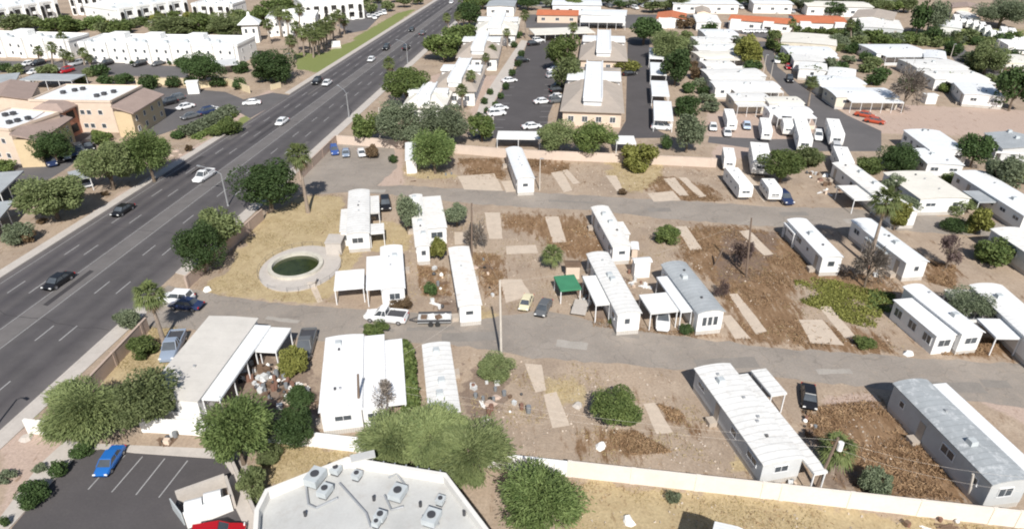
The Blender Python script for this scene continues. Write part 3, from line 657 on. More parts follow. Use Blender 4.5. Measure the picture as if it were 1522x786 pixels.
LEAF = {
 'dark': leafmat('dark leaves', (.03, .058, .018), (.095, .145, .05)),
 'green': leafmat('green leaves', (.055, .09, .025), (.19, .235, .075)),
 'olive': leafmat('olive leaves', (.09, .12, .045), (.235, .27, .12)),
 'grey': leafmat('grey green leaves', (.09, .115, .065), (.225, .26, .16)),
 'pale': leafmat('pale green leaves', (.11, .145, .055), (.275, .315, .135)),
 'feather': leafmat('feathery green leaves', (.06, .10, .028), (.22, .28, .10)),
 'yellow': leafmat('yellow green leaves', (.12, .13, .03), (.30, .30, .085)),
 'brown': leafmat('dry brown leaves', (.09, .058, .033), (.22, .155, .09)),
 'bare': leafmat('bare twigs', (.12, .10, .085), (.30, .26, .22)),
 'purple': leafmat('purplish twigs', (.06, .04, .04), (.15, .11, .10))}
TRK = [trunk_mesh(s, M_BARK) for s in (1, 2, 3)]
CR = {}
def crown_of(kind, size, var):
    k = (kind, size, var)
    if k not in CR:
        n, lf = {'s': (1400, .115), 'm': (5000, .064), 'l': (14500, .036), 'x': (25000, .027)}[size]
        sty = {'dark': (1.3, 22, .1, 0, .25), 'green': (1.5, 20, .2, .1, .3), 'olive': (2.6, 18, .5, .1, .45), 'grey': (2., 18, .4, 0, .45), 'pale': (4.2, 26, .75, .12, .6),
               'yellow': (2.2, 12, .4, 0, .45), 'feather': (3.6, 22, .6, .15, .4), 'brown': (2.2, 10, .4, 0, .5), 'bare': (5., 9, .7, -.2, .8), 'purple': (4., 9, .6, -.1, .7)}[kind]
        if kind in ('bare', 'purple'): n = int(n*.35); lf *= .45
        if kind in ('pale', 'feather'): lf *= .62; n = int(n*1.35)
        if kind in ('olive', 'grey'): lf *= .8; n = int(n*1.1)
        CR[k] = crown('crown', LEAF[kind], sum(map(ord, kind))*7+var*13+len(CR), n, lf, *sty)
    return CR[k]
TC = [0]
def tree(kind, x0, y0, x1, y1, label, group=None, tf=.55, cat='tree', name=None, trunk=True):
    name = name or ('shrub' if tf < .2 else 'leafy_tree'); TC[0] += 1; sh = tf < .2; tf = tf if sh else max(.2, tf*.6)
    cu, cv, wp, hp = (x0+x1)/2, (y0+y1)/2, x1-x0, y1-y0; r = c = 2.; z = 3.
    for _ in range(8):
        q = P(cu, cv, z); dp = depth(q.x, q.y, z); r = wp/2*dp/CF; th = math.atan2(CH-z, q.y); hh = hp/2*dp/CF
        c2 = (hh**2-(r*math.sin(th))**2)/math.cos(th)**2; c = min(max(math.sqrt(max(c2, 0)), .5*r), 1.5*r); z = .6*z+.4*((tf*r if tf > .2 else -.12*c)+c)
    q = P(cu, cv, z); root = empty(name, (q.x, q.y, 0), rnd.uniform(0, 6.28), label, cat, group)
    size = 's' if wp < 32 else 'm' if wp < 62 else 'l' if wp < 130 else 'x'
    if kind in ('bare', 'purple') and size == 's': size = 'm'
    o = link('crown' if tf >= .2 else 'foliage', crown_of(kind, size, TC[0] % (3 if size in 'sm' else 2)), root, (0, 0, z)); o.scale = (r/.98, r/.98, c/.93)
    if trunk: t = link('trunk' if tf >= .2 else 'stem', TRK[TC[0] % 3], root); t.scale = (r, r, max(z+.1*c, .3))
    return root
# palms
M_PALM = leafmat('palm leaves', (.06, .085, .025), (.20, .23, .09)); M_PALMD = leafmat('dead palm leaves', (.14, .10, .06), (.26, .20, .13))
def frond_crown(seed, n=46, dead=False):
    r = random.Random(seed); mb = MB()
    for k in range(n):
        a = 2*math.pi*(k*.618)+r.uniform(-.2, .2); el = R(r.uniform(-75, -35)) if dead else R(75-110*(k/n)+r.uniform(-12, 12)); pl = r.uniform(.3, .45)
        d = Vector((math.cos(a)*math.cos(el), math.sin(a)*math.cos(el), math.sin(el))); side = Vector((-math.sin(a), math.cos(a), 0)); up = side.cross(d)*-1
        e = d*pl; mb.raw([side*-.015, side*.015, e+side*.015, e-side*.015], [[0, 1, 2, 3]])
        for j in range(-4, 5):
            t = j*.24; dd = (d*math.cos(t)+side*math.sin(t)).normalized(); L_ = r.uniform(.5, .62)*(1-.03*j*j); dr = Vector((0, 0, -1))
            m_ = e+dd*L_*.55; tip = e+dd*L_+dr*(.16+.12*r.random()); s = dd.cross(up).normalized()*.035
            mb.raw([e, m_-s+dr*.02, tip, m_+s+dr*.02], [[0, 1, 2, 3]])
    return mb.mesh('fronds' if not dead else 'dead_skirt', M_PALMD if dead else M_PALM)
FR = [frond_crown(s) for s in (1, 2)]; FD = frond_crown(5, 22, True)
def palm(base, top, r, label, group=None, cat='palm tree', skirt=True, zmax=25):
    b_ = P(*base); h, x = top_at(b_, *top); h = max(1., min(h, zmax)); lean = x-b_.x
    root = empty('palm_tree', (b_.x, b_.y, 0), 0, label, cat, group)
    MB().tube([(0, 0, -.02), (lean*.25, 0, h*.3), (lean*.65, 0, h*.7), (lean, 0, h)], [.3+h*.01, .22+h*.006, .2, .18], 10).build('trunk', M_PBARK, root)
    o = link('crown', FR[len(label) % 2], root, (lean, 0, h)); o.scale = (r, r, r); o.rotation_euler.z = len(label)
    if skirt: o = link('dead_fronds', FD, root, (lean, 0, h-.1)); o.scale = (r*.75, r*.75, r*.9)
    return root
# ------------------------------------------------------------------ homes of the park
G0 = 'homes along the middle lane'
home('long tan roofed home beside the highway wall with white side strip', (207,593), (294,598), (311,470), 3.3, M_TROOF, M_WWALL, .12, 'gable', aw=[((297,592),(328,590),(379,483),3.1,M_WROOF2),((379,522),(411,527),(398,487),2.8,M_WROOF)], vents=1)
home('wide white home with three stepped roofs next to hedge column', (473,614), (539,612), (484,503), 3.3, rise=.18, aw=[((573,602),(603,598),(572,506),2.7)], rooms=[((539,608),(573,606),(541,501),2.95)], vents=4)
home('narrow white roofed home right of the hedge column, above the big feathery tree', (637,618), (686,618), (627,513), 3.2, rise=.2)
home('single white home with stained roof edge left of the tall pale pole', (681,457), (717,454), (666,369), 3.1, rise=.15, vents=1)
home('white home with two stepped side canopies right of the green pond', (566,432), (603,431), (565,368), 3.3, rise=.25, aw=[((544,430),(566,430),(545,382),2.9),((497,431),(542,430),(498,404),2.5)])
home('white home with broken side awning above and right of the pond', (514,350), (550,350), (518,285), 3.2, rise=.3, aw=[((549,317),(564,315),(549,292),2.7),((549,347),(570,347),(551,333),2.6)], rooms=[((505,345),(515,345),(508,312),2.6)])
home('white home with grey roof openings left of the grey green tree', (617,368), (640,368), (608,291), 3.2, rise=.2, rooms=[((634,340),(660,338),(634,293),2.9)], vents=5)
home('silvery trailer home standing alone at the back block wall', (768,268), (795,265), (751,222), 3.2, M_WROOF2, rise=.45, aw=[], vents=4)
home('long white trailer home reaching to the upper lane with shaded left side', (910,368), (938,364), (878,309), 3.1, rise=.3, rooms=[((925,349),(937,349),(914,331),2.5)])
home('white home with brown lattice porch between grey car and carport', (917,469), (952,461), (871,378), 3.2, rise=.28, aw=[((885,453),(908,446),(866,411),2.9,M_WROOF)])
home('grey roofed home with bay window and white carport on its left', (1037,468), (1079,464), (982,394), 3.3, M_GROOF, rise=.45, aw=[((1012,463),(1030,461),(976,412),2.9,M_WROOF2),((968,466),(1010,462),(949,439),2.7,M_WROOF)], bigwin=True)
home('white home with screened porch of dark panels at the right end of the weeds', (1430,498), (1468,497), (1341,427), 3.2, rise=.35, rooms=[((1391,500),(1428,496),(1329,446),2.75)])
home('white home cut by the right edge behind the grey green tree', (1552,528), (1600,520), (1440,424), 3.2, rise=.35, aw=[((1491,505),(1530,500),(1450,477),2.7,M_WROOF2)], rooms=[((1425,458),(1448,452),(1409,430),2.6,M_CROOF)])
home('narrow white home with small side canopies behind the brown weeds', (1222,384), (1250,378), (1169,327), 3.1, rise=.25, wm=M_WWALL, aw=[((1180,348),(1190,346),(1165,331),2.5)])
home('home with half grey half white roof behind the leaning palm', (1347,392), (1385,392), (1264,328), 3.1, M_WROOF2, rise=.3, aw=[((1308,376),(1322,374),(1290,352),2.6,M_GROOF)])
home('grey walled home with white roof at the right edge above the weeds', (1545,390), (1590,385), (1471,341), 3.2, rise=.3, wm=M_GWALL)
home('white home with wide canopy beside the red junk, upper right', (1330,316), (1350,303), (1236,243), 3.1, rise=.25, aw=[((1269,297),(1296,290),(1245,276),2.7)])
home('pale cream roofed home half hidden by bushes, upper right', (1368,297), (1448,298), (1312,257), 3.1, M_CROOF, rise=.25)
home('long white home with grey carport canopy at the upper right edge', (1522,322), (1560,312), (1417,256), 3.1, M_WROOF2, rise=.3, aw=[((1462,302),(1499,298),(1428,286),2.7,M_GROOF)])
home('big white roofed house beside the bare dirt field', (1382,224), (1436,222), (1342,194), 3.4, M_WROOF2, rise=.35)
home('white lean-to house with deep porch in front of the dirt field house', (1378,244), (1430,243), (1353,221), 3.0, M_WROOF2, rise=.15)
home('dark grey hip roofed house on the right edge by the dirt field', (1490,222), (1560,222), (1462,198), 3.2, M_GROOF, M_GWALL, rise=.8, style='gable', aw=[((1485,228),(1530,228),(1468,222),2.5,M_WROOF)])
home('largest white home of the near row, its porch touching the tan wall', (1134,692), (1206,692), (1031,548), 3.0, rise=.25, wm=M_GWALL, aw=[((1150,588),(1176,587),(1114,552),2.8),((1210,704),(1228,706),(1103,556),2.8)], vents=6)
home('grey and white patched long home in the bottom right corner', (1475,722), (1536,714), (1326,570), 3.5, mat('patched grey roof', (.34, .36, .37), .55, .12, .3, fine=.04, seam=('Y', .42, .18, .08), dirt=.95, dirtcol=(.72, .73, .73)), mat('weathered grey siding', (.50, .51, .51), .65, .07, .6, seam=('Z', 1.6, .15, .12), dirt=.3), rise=.35, aw=[((1532,706),(1556,700),(1377,573),3.3,M_WROOF2)], vents=2)

# homes lying crosswise beyond the lots
G1, G2 = 'crosswise homes behind the lots', 'homes of the far right park'
X = [
 ((1035,34),(1069,34),(1030,24),'white boxy home furthest back beside the red brown bush',M_WROOF,M_WWALL),
 ((1048,53),(1096,53),(1046,46),'white roofed home just in front of the far boxy one',M_WROOF2,M_GWALL),
 ((1035,63),(1086,63),(1032,57),'grey sided home with a row of pale windows, third from the back',M_WROOF,M_GWALL),
 ((1038,75),(1094,74),(1037,69),'white home left of the yellow green tree',M_WROOF,M_WWALL),
 ((1040,86),(1112,84),(1037,79),'cream roofed home below the white one by the yellow green tree',M_CROOF,M_WWALL),
 ((1050,100),(1092,99),(1049,93),'short white home with a bluish trailer at its right end',M_WROOF,M_WWALL),
 ((1053,115),(1137,114),(1051,105),'broad white home reaching the narrow park road',M_WROOF,M_GWALL),
 ((1063,131),(1158,131),(1062,123),'white home with five dark windows facing the car row',M_WROOF,M_WWALL),
 ((1091,151),(1146,151),(1089,141),'cream walled home behind the parked cars',M_WROOF,M_CWALL),
 ((1143,155),(1194,155),(1141,146),'pale roofed home tight against the cream one',M_CROOF,M_WWALL),
 ((1144,168),(1206,168),(1143,161),'low white shed home right behind the parked trailers',M_WROOF,M_WWALL)]
for a, b_, c, lb, rm, wm in X: home(lb, a, (b_[0]+3, b_[1]), (c[0], c[1]-2), 3.1, rm, wm, .25, detail=1, cat='mobile home', group=G1)
Y = [
 ((1160,63),(1240,66),(1164,51),'cream roofed home at the back left of the far park',M_CROOF,M_CWALL),
 ((1172,80),(1241,82),(1165,71),'light grey roofed home second from back, left block',M_WROOF2,M_WWALL),
 ((1180,91),(1223,92),(1175,83),'white home third from back, left of the round grey green bush',M_WROOF,M_WWALL),
 ((1187,103),(1226,103),(1187,95),'white home beside the black car on the park road',M_WROOF,M_WWALL),
 ((1303,80),(1378,80),(1299,69),'long white home on the right of the courtyard',M_WROOF2,M_WWALL),
 ((1373,86),(1403,86),(1372,77),'short white home joined to the long one of the courtyard',M_WROOF2,M_WWALL),
 ((1363,102),(1437,102),(1357,91),'plain white home behind the bare tree, third of the right block',M_WROOF,M_GWALL),
 ((1390,119),(1469,119),(1384,108),'white home with grey shaded end beside the far car road',M_WROOF,M_WWALL),
 ((1433,141),(1486,141),(1416,125),'white canopied house with dark open porch by the dirt field',M_WROOF2,M_WWALL),
 ((1218,126),(1285,126),(1215,115),'pale roofed home just right of the slender palm',M_WROOF2,M_CWALL),
 ((1243,145),(1334,146),(1237,133),'cream ended home with a row of dark porch panels',M_WROOF2,M_CWALL),
 ((1482,94),(1545,94),(1480,84),'pinkish walled home at the far right edge',M_CROOF,M_PSTUCCO),
 ((1280,41),(1338,42),(1277,30),'white roofed hall with open front behind the lawn strip',M_WROOF,M_GWALL),
 ((1388,40),(1426,42),(1390,32),'white trailer home by the far lawn',M_WROOF,M_WWALL),
 ((1229,112),(1268,112),(1232,103),'small white home with cream end by the round bush',M_WROOF,M_CWALL),
 ((1440,28),(1470,36),(1420,20),'white roofed shed home among the far right trailers',M_WROOF,M_WWALL)]
for a, b_, c, lb, rm, wm in Y: home(lb, a, (b_[0]+4, b_[1]), (c[0], c[1]-2.5), 3.1, rm, wm, .25, detail=1, cat='mobile home', group=G2)

# sheds and small canopies
home('white shed with dark doorway between the two homes', (943,392), (970,390), (941,384), 2.6, M_WROOF2, M_WWALL, .2, detail=0, cat='shed', name='garden_shed', skirt=False)
home('pinkish open shed above the green canopy', (840,397), (864,397), (842,388), 2.1, M_WOOD, M_PSTUCCO, .1, detail=0, cat='shed', name='garden_shed', skirt=False)
home('small pink and white shed at the foot of the long trailer', (938,371), (950,371), (937,360), 2.2, M_WROOF, M_PSTUCCO, .1, detail=0, cat='shed', name='garden_shed', skirt=False)
home('white shed hidden beside the bright green tree at the back', (602,240), (620,240), (602,213), 2.7, M_WROOF2, M_WWALL, .15, detail=0, cat='shed', name='garden_shed', skirt=False)
home('tiny white shed in the far right park by the bare tree', (1378,143), (1396,143), (1379,139), 2.2, M_WROOF, M_WWALL, .1, detail=0, cat='shed', name='garden_shed', skirt=False)
r = empty('shade_canopy', (*P(844, 432), 0), 0, 'bright green shade canopy on thin posts', 'canopy')
canopy(r, (833,432), (865,430), (823,411), 2.2, M_GREENC, name='canopy_top')
def carport(lb, NL, NR, FL, h, m, g, cat='carport'):
    c, W, D, rz = frame(NL, NR, FL, h); r = empty('carport', (c.x, c.y, 0), 0, lb, cat, g); canopy(r, NL, NR, FL, h, m, name='carport_roof')
GC = 'white carports along the driveway'
for a, b_, c, lb in (((965,87),(987,86),(965,71),'white carport furthest back in the driveway row'),((967,111),(991,111),(966,93),'white carport second from the back beside the driveway'),
    ((969,142),(995,141),(967,120),'white carport second from the front beside the driveway'),((972,178),(1001,179),(971,150),'nearest and largest white carport beside the driveway')): carport(lb, a, b_, c, 2.9, M_WROOF2, GC)
carport('low white carport closing the dark parking lot', (738,206),(803,207),(741,195),2.7,M_WROOF,None)
carport('small white carport below the driveway end', (916,213),(946,214),(913,202),2.7,M_WROOF,None)
carport('long grey carport behind the tan apartments', (28,119),(106,120),(47,110),2.8,M_GROOF,None)
carport('grey carport left of the long grey one', (-30,128),(22,124),(-20,113),2.8,M_GROOF,None)
carport('grey slanting carport at the left edge below the apartments', (-60,292),(12,276),(-20,258),2.8,M_GROOF,None)
carport('second slanting carport at the left edge', (-60,345),(2,322),(-20,302),2.8,M_GROOF,None)
carport('small grey carport end between two olive trees', (110,268),(131,259),(100,256),2.8,M_GROOF,None)
carport('white carport beside the dark ball shrubs', (322,99),(360,100),(316,90),2.8,M_GWALL,None)
carport('long pale carport in front of the orange roofs', (795,52),(885,49),(790,43),2.8,M_CROOF,None)
carport('white canopy behind the olive trees at the top of the offices', (862,33),(930,34),(858,27),2.9,M_WROOF,None)

# ------------------------------------------------------------------ offices with hip roofs
def office(lb, NL, NR, FL, h, wm, tm, cross=True, two=True):
    c, W, D, rz = frame(NL, NR, FL, h); r = empty('office_building', (c.x, c.y, 0), rz, lb, 'office building', 'low office buildings')
    MB().box((0, 0, h/2), (W-1.4, D-1.4, h)).build('wall', wm, r)
    mb = MB(); o = [(-W/2, -D/2), (W/2, -D/2), (W/2, D/2), (-W/2, D/2)]; k = .42; i_ = [(x*k, y*k) for x, y in o]
    mb.prism(o, h, h+.18); mb.prism(o, h+.18, h+2.0, i_); rf = mb.build('roof', tm, r)
    t = MB(); z = h+1.75
    t.box((0, 0, z+.4), (W*.3, D*.86, .8)); t.box((0, D*.12, z+.1), (W*.94, D*.2, .5)); t.box((0, D*.12, h+1.2), (W*.9, D*.16, 1.9))
    t.box((0, 0, h+.8), (W*.28, D*.84, 1.6))
    for x in (-W*.145, W*.145): t.box((x, 0, z+.95), (.3, D*.86, .32))
    t.build('flat_roof', M_WROOF2, r)
    for q in range(max(3, int(D/4))): MB().box((0, -D*.34+q*D*.68/max(2, int(D/4)-1), z+.95), (1.0, 1.1, .6)).build('roof_unit', M_WWALL, r)
    n = max(2, int((W-2)/3))
    for q in range(n): add_window(r, -W/2+1+(W-2)*(q+.5)/n, -D/2+.7, h*.5, 1.4, 1.4, 0)
    n = max(2, int((D-2)/3.5))
    for q in range(n):
        for s, x in ((2, -W/2+.7), (3, W/2-.7)): add_window(r, x, -D/2+1+(D-2)*(q+.5)/n, h*.5, 1.4, 1.4, s)
office('near tan hip roofed office with white cross shaped flat roof', (832,166), (928,166), (845,100), 3.6, M_PSTUCCO, M_TILE)
office('far tan hip roofed office with white cross shaped flat roof', (860,90), (933,90), (866,53), 3.6, M_PSTUCCO, M_TILE)
office('cream office behind the round green tree by the highway', (640,136), (709,136), (664,97), 3.8, M_WSTUCCO, M_TILE)
office('small cream office just above the grey olive trees', (596,161), (662,162), (612,136), 3.6, M_WSTUCCO, M_CROOF)
office('cream office with tan front slope, third along the highway', (677,87), (741,88), (692,56), 3.8, M_WSTUCCO, M_TILE)
office('cream office furthest back along the highway', (700,52), (768,52), (714,27), 3.8, M_WSTUCCO, M_CROOF)

# ------------------------------------------------------------------ long low buildings at the back
def row_building(lb, NL, NR, FL, h, rm, wm, rise=.9, garages=0, style='gable', cat='building', name='row_building'):
    c, W, D, rz = frame(NL, NR, FL, h); r = empty(name, (c.x, c.y, 0), rz, lb, cat)
    walls_mb(W-.8, D-.8, 0, h, rise, style).build('wall', wm, r); roof_mb(W-.8, D-.8, h+.01, rise, style, oh=.4, th=.15).build('roof', rm, r)
    n = max(2, int(W/5))
    for q in range(n):
        x = -W/2+W*(q+.5)/n
        if garages and q % 2 == 0:
            MB().box((x, -D/2-.1, h*.5+.2), (W/n*.62, 2., h+.4)).build('gable_bay', M_WSTUCCO, r); MB().box((x, -D/2-1.13, h*.35), (W/n*.4, .08, h*.55)).build('garage_door', M_DARK if q % 4 else M_FRAME, r)
        else: add_window(r, x, -D/2+.4, h*.5, 1.6, 1.2, 0)
    return r
row_building('orange tiled long roof behind the office parking lot', (797,23), (860,24), (801,15), 3, M_OROOF, M_PSTUCCO)
row_building('white flat roofed long building between the two orange roofs', (862,22), (931,24), (863,14), 4, M_WROOF2, M_WWALL, .2)
row_building('orange tiled building with white gable behind the green trees', (975,28), (1020,29), (978,19), 3.5, M_OROOF, M_WSTUCCO, garages=1)
row_building('long orange roofed garage row with white gables, far right', (1082,30), (1180,37), (1082,22), 3.5, M_OROOF, M_WSTUCCO, garages=1)
row_building('second orange roofed row with white gables, beside the far lawn', (1184,34), (1262,36), (1184,23), 3.5, M_OROOF, M_WSTUCCO, garages=1)
row_building('brown roofed block tucked behind the second orange row', (1266,26), (1330,27), (1275,15), 3.5, M_TILE, M_WSTUCCO)
row_building('white roofed warehouse at the top behind the first orange roof', (820,8), (895,9), (822,0), 4, M_WROOF2, M_WWALL, .2)
row_building('tan roofed building right of the reddish bush at the top', (1035,19), (1058,20), (1032,12), 4, M_TILE, M_PSTUCCO)
row_building('pink walled house at the top right among trees', (1415,12), (1462,13), (1413,5), 4.5, M_BROOF, M_PSTUCCO)
row_building('white roofed warehouse at the top edge, right of centre', (1000,6), (1100,7), (1002,-2), 4, M_WROOF2, M_WWALL, .2)
row_building('grey roofed building at the top edge near the highway', (722,10), (765,10), (728,1), 4, M_GROOF, M_WSTUCCO, .3)
row_building('cream building at the top edge above the garage row', (1200,10), (1300,12), (1200,2), 4, M_CROOF, M_WSTUCCO, .4)
row_building('pale long building at the top edge left of the tall dark trees', (1120,6), (1180,7), (1122,0), 4, M_WROOF2, M_WSTUCCO, .3)

# ------------------------------------------------------------------ white apartments, upper left
def apartments(lb, NL, NR, FL, h, wm, bays, arches=False, rm=None):
    c, W, D, rz = frame(NL, NR, FL, h); D = min(D, 22); r = empty('apartment_building', (c.x, c.y, 0), rz, lb, 'apartment building', 'white apartment buildings')
    MB().box((0, 0, h/2), (W, D, h)).build('wall', wm, r)
    p = MB()
    for x, y, a, b_ in ((0, -D/2, W+.1, .35), (0, D/2, W+.1, .35), (-W/2, 0, .35, D-.36), (W/2, 0, .35, D-.36)): p.box((x, y, h+.35), (a, b_, .74))
    p.build('parapet', wm, r); MB().box((0, 0, h+.03), (W-.3, D-.3, .1)).build('roof', rm or M_WROOF2, r)
    rr = random.Random(int(W*10))
    for k in range(int(W/6)): MB().box((-W/2+3+k*6+rr.uniform(-1, 1), rr.uniform(-D*.3, D*.3), h+.5), (1.1, 1.1, .85)).build('roof_unit', M_HVAC, r)
    for k in range(int(W/14)): MB().box((-W/2+7+k*14+rr.uniform(-1, 1), D*.25, h+.9), (5, 3.5, 1.9)).build('stair_head', wm, r)
    for k in range(bays):
        x = -W/2+W*(k+.5)/bays; bw = W/bays
        if k % 2 == 0:
            b_ = MB().box((x, -D/2-.5, h/2+.4), (bw*.55, 1.0, h+.8)).build('bay', wm, r)
            if arches:
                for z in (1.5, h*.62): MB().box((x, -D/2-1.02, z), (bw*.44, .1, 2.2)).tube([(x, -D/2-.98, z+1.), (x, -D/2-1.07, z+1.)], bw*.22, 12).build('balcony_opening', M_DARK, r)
                continue
            yy = -D/2-1.
        else:
            yy = -D/2
            if arches:
                for z in (.4, h*.52): MB().box((x, yy-.75, z+.1), (bw*.42, 1.4, 1.)).build('balcony', wm, r)
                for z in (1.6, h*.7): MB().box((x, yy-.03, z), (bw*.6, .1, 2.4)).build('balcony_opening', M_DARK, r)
                continue
        for z in (1.5, h*.7): add_window(r, x-bw*.12, yy, z, .9, 1.1, 0)
    for z in (1.5, h*.7):
        for y in (-D*.25, D*.2): add_window(r, W/2, y, z, 1, 1.1, 3)
        for y in (-D*.25, D*.2): add_window(r, -W/2, y, z, 1, 1.1, 2)
    return r
apartments('long white two storey apartment block facing the car road', (116,66), (352,70), (146,53), 5.6, M_WSTUCCO, 15)
apartments('white apartment block at the left edge behind the fan palms', (-70,57), (101,62), (-40,48), 5.6, M_WSTUCCO, 11)
apartments('white apartment block with dark arched balconies, top left corner', (-70,27), (85,2), (-60,12), 6.4, M_WSTUCCO, 13, True)
apartments('white apartment block with arched balconies right of the corner one', (176,17), (282,1), (150,5), 6.4, M_WSTUCCO, 9, True)
apartments('short white apartment block with two arches behind the palm garden', (284,8), (345,9), (290,1), 5.5, M_WSTUCCO, 5, True)
apartments('white block partly hidden by the palm grove near the highway', (395,30), (468,28), (405,20), 6, M_WSTUCCO, 7)
apartments('white block at the top edge left of the highway', (450,8), (540,2), (450,-4), 7, M_WSTUCCO, 7, True)
apartments('small white block with arched openings above the palm grove', (100,-6), (175,-8), (105,-14), 8, M_WSTUCCO, 7, True)
q = P(376, 62); gz = empty('pavilion', (q.x, q.y, 0), .2, 'white pavilion tower with pointed roof beside the palms', 'pavilion')
MB().box((0, 0, 3.2), (5.5, 5.5, 6.4)).build('wall', M_WSTUCCO, gz); MB().box((0, 0, 6.55), (7.5, 7.5, .3)).box((0, 0, 7.9), (7.2, 7.2, 2.4), taper=.12).build('roof', M_WROOF2, gz)
MB().box((0, 0, 9.6), (1.1, 1.1, 1.4), taper=.6).build('cupola', M_WSTUCCO, gz)
for s in (-1, 1): add_window(gz, s*1.3, -2.75, 4.2, 1, 1.6, 0)

# ------------------------------------------------------------------ tan apartments, left
def shed_wing(root, NL, NR, FL, h, hw, wm, rm, name='wing'):
    c, W, D, rz = frame(NL, NR, FL, h); inv = root.matrix_basis.inverted(); l = inv @ Vector((c.x, c.y, 0)); r = rz-root.rotation_euler.z
    w_ = MB().prism([(-W/2, -D/2), (W/2-.8, -D/2), (W/2-.8, D/2), (-W/2, D/2)], 0, hw).build(name, wm, root, (l.x, l.y, 0), r)
    MB().raw([(-W/2, -D/2-.5, h), (W/2, -D/2-.5, hw-.1), (W/2, D/2+.3, hw-.1), (-W/2, D/2+.3, h), (-W/2, -D/2-.5, h-.35), (W/2, -D/2-.5, hw-.4), (W/2, D/2+.3, hw-.4), (-W/2, D/2+.3, h-.35)],
             [[0, 1, 2, 3], [7, 6, 5, 4], [0, 4, 5, 1], [1, 5, 6, 2], [2, 6, 7, 3], [3, 7, 4, 0]]).build(name+'_roof', rm, w_)
    n = max(2, int(D/3.5))
    for k in range(n):
        for z in (1.5, hw*.68): add_window(w_, W/2-.8, -D/2+D*(k+.5)/n, z, 1, 1.2, 3)
    return w_
def tan_block(lb, NL, NR, FL, h, wing, front=True):
    c, W, D, rz = frame(NL, NR, FL, h); r = empty('apartment_building', (c.x, c.y, 0), rz, lb, 'apartment building', 'tan stucco apartments')
    MB().box((0, 0, (h-.1)/2), (W, D, h-.1)).build('wall', M_PSTUCCO, r)
    MB().box((0, 0, h-.05), (W-.4, D-.4, .14)).build('flat_roof', M_WROOF2, r)
    p = MB()
    for x, y, a, b_ in ((0, -D/2, W+.1, .3), (0, D/2, W+.1, .3), (-W/2, 0, .3, D-.32), (W/2, 0, .3, D-.32)): p.box((x, y, h+.1), (a, b_, .5))
    p.build('parapet', M_PSTUCCO, r)
    for x, y in ((-.2, .1), (-.14, .2), (-.28, -.05), (.26, -.1), (.32, .05), (.22, -.22)): MB().box((x*W, y*D, h+.4), (.9, .9, .7)).build('roof_unit', M_DMETAL, r)
    for z in (1.6, h*.66):
        for x in (.12, .2, .34) if front else (.1, .3): add_window(r, W*x, -D/2, z, 1.1, 1.1, 0)
        add_window(r, -W*.45, -D/2, z, 1.1, 1.1, 0)
    shed_wing(r, *wing, h+.1, h-1.4, M_STUCCO, M_BROOF)
    return r, W, D
tb, W_, D_ = tan_block('tan two storey apartments with white flat roof and red balcony tower', (43,150), (164,152), (92,127), 7.2, ((166,157),(188,162),(213,131)))
bay = MB().box((-W_*.12, -D_/2-2.4, 3.1), (W_*.34, 4.8, 6.2)).build('balcony_tower', M_RSTUCCO, tb)
MB().box((-W_*.12, -D_/2-2.4, 6.35), (W_*.34+1.4, 6.2, .3)).box((-W_*.12, -D_/2-2.2, 7.1), (W_*.34+1.2, 5.8, 1.2), taper=.45).build('balcony_tower_roof', M_BROOF, bay)
for z in (1.7, 4.7):
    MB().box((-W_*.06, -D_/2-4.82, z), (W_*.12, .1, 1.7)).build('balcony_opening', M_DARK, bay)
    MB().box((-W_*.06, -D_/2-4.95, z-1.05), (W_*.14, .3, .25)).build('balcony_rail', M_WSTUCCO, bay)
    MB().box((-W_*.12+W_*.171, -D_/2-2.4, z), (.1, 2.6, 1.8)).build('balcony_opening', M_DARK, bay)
tan_block('tan apartments at the left edge with brown sloping roof side', (-60,186), (14,194), (0,160), 7.2, ((15,198),(44,205),(66,166)), False)
row_building('brown red roofed wing behind the tan apartments', (-40,158), (42,156), (-20,132), 6, M_BROOF, M_PSTUCCO, 1.6, cat='apartment building')

# ------------------------------------------------------------------ flat roofed commercial building in front
Zc = 5.2
out = [P(u, v, Zc) for u, v in ((378,757),(394,726),(516,678),(663,702),(727,786),(790,880),(420,960),(370,870))]
out = [(p.x, p.y) for p in out][::-1]
cc = sum(p[0] for p in out)/len(out), sum(p[1] for p in out)/len(out)
cb = empty('commercial_building', (*cc, 0), 0, 'angular flat roofed commercial building with rooftop units, bottom centre', 'building')
lo = [(x-cc[0], y-cc[1]) for x, y in out]
def inset(poly, d):
    n = len(poly); r_ = []
    ar = sum(poly[i][0]*poly[(i+1) % n][1]-poly[(i+1) % n][0]*poly[i][1] for i in range(n)); sg = 1 if ar > 0 else -1
    for i in range(n):
        a, b_, c = Vector(poly[i-1]), Vector(poly[i]), Vector(poly[(i+1) % n]); e1 = (b_-a).normalized(); e2 = (c-b_).normalized()
        n1 = Vector((-e1.y, e1.x))*sg; n2 = Vector((-e2.y, e2.x))*sg; k = 1+n1.dot(n2); m_ = (n1+n2)/max(k, .3); r_.append(tuple(b_+m_*d))
    return r_
if sum(lo[i][0]*lo[(i+1) % len(lo)][1]-lo[(i+1) % len(lo)][0]*lo[i][1] for i in range(len(lo))) < 0: lo = lo[::-1]
i1 = inset(lo, .38); n = len(lo); mb = MB()
mb.raw([(x, y, 0) for x, y in lo]+[(x, y, Zc) for x, y in lo]+[(x, y, Zc) for x, y in i1]+[(x, y, Zc-1.1) for x, y in i1],
       [[i, (i+1) % n, n+(i+1) % n, n+i] for i in range(n)]+[[n+i, n+(i+1) % n, 2*n+(i+1) % n, 2*n+i] for i in range(n)]+[[2*n+i, 2*n+(i+1) % n, 3*n+(i+1) % n, 3*n+i] for i in range(n)])
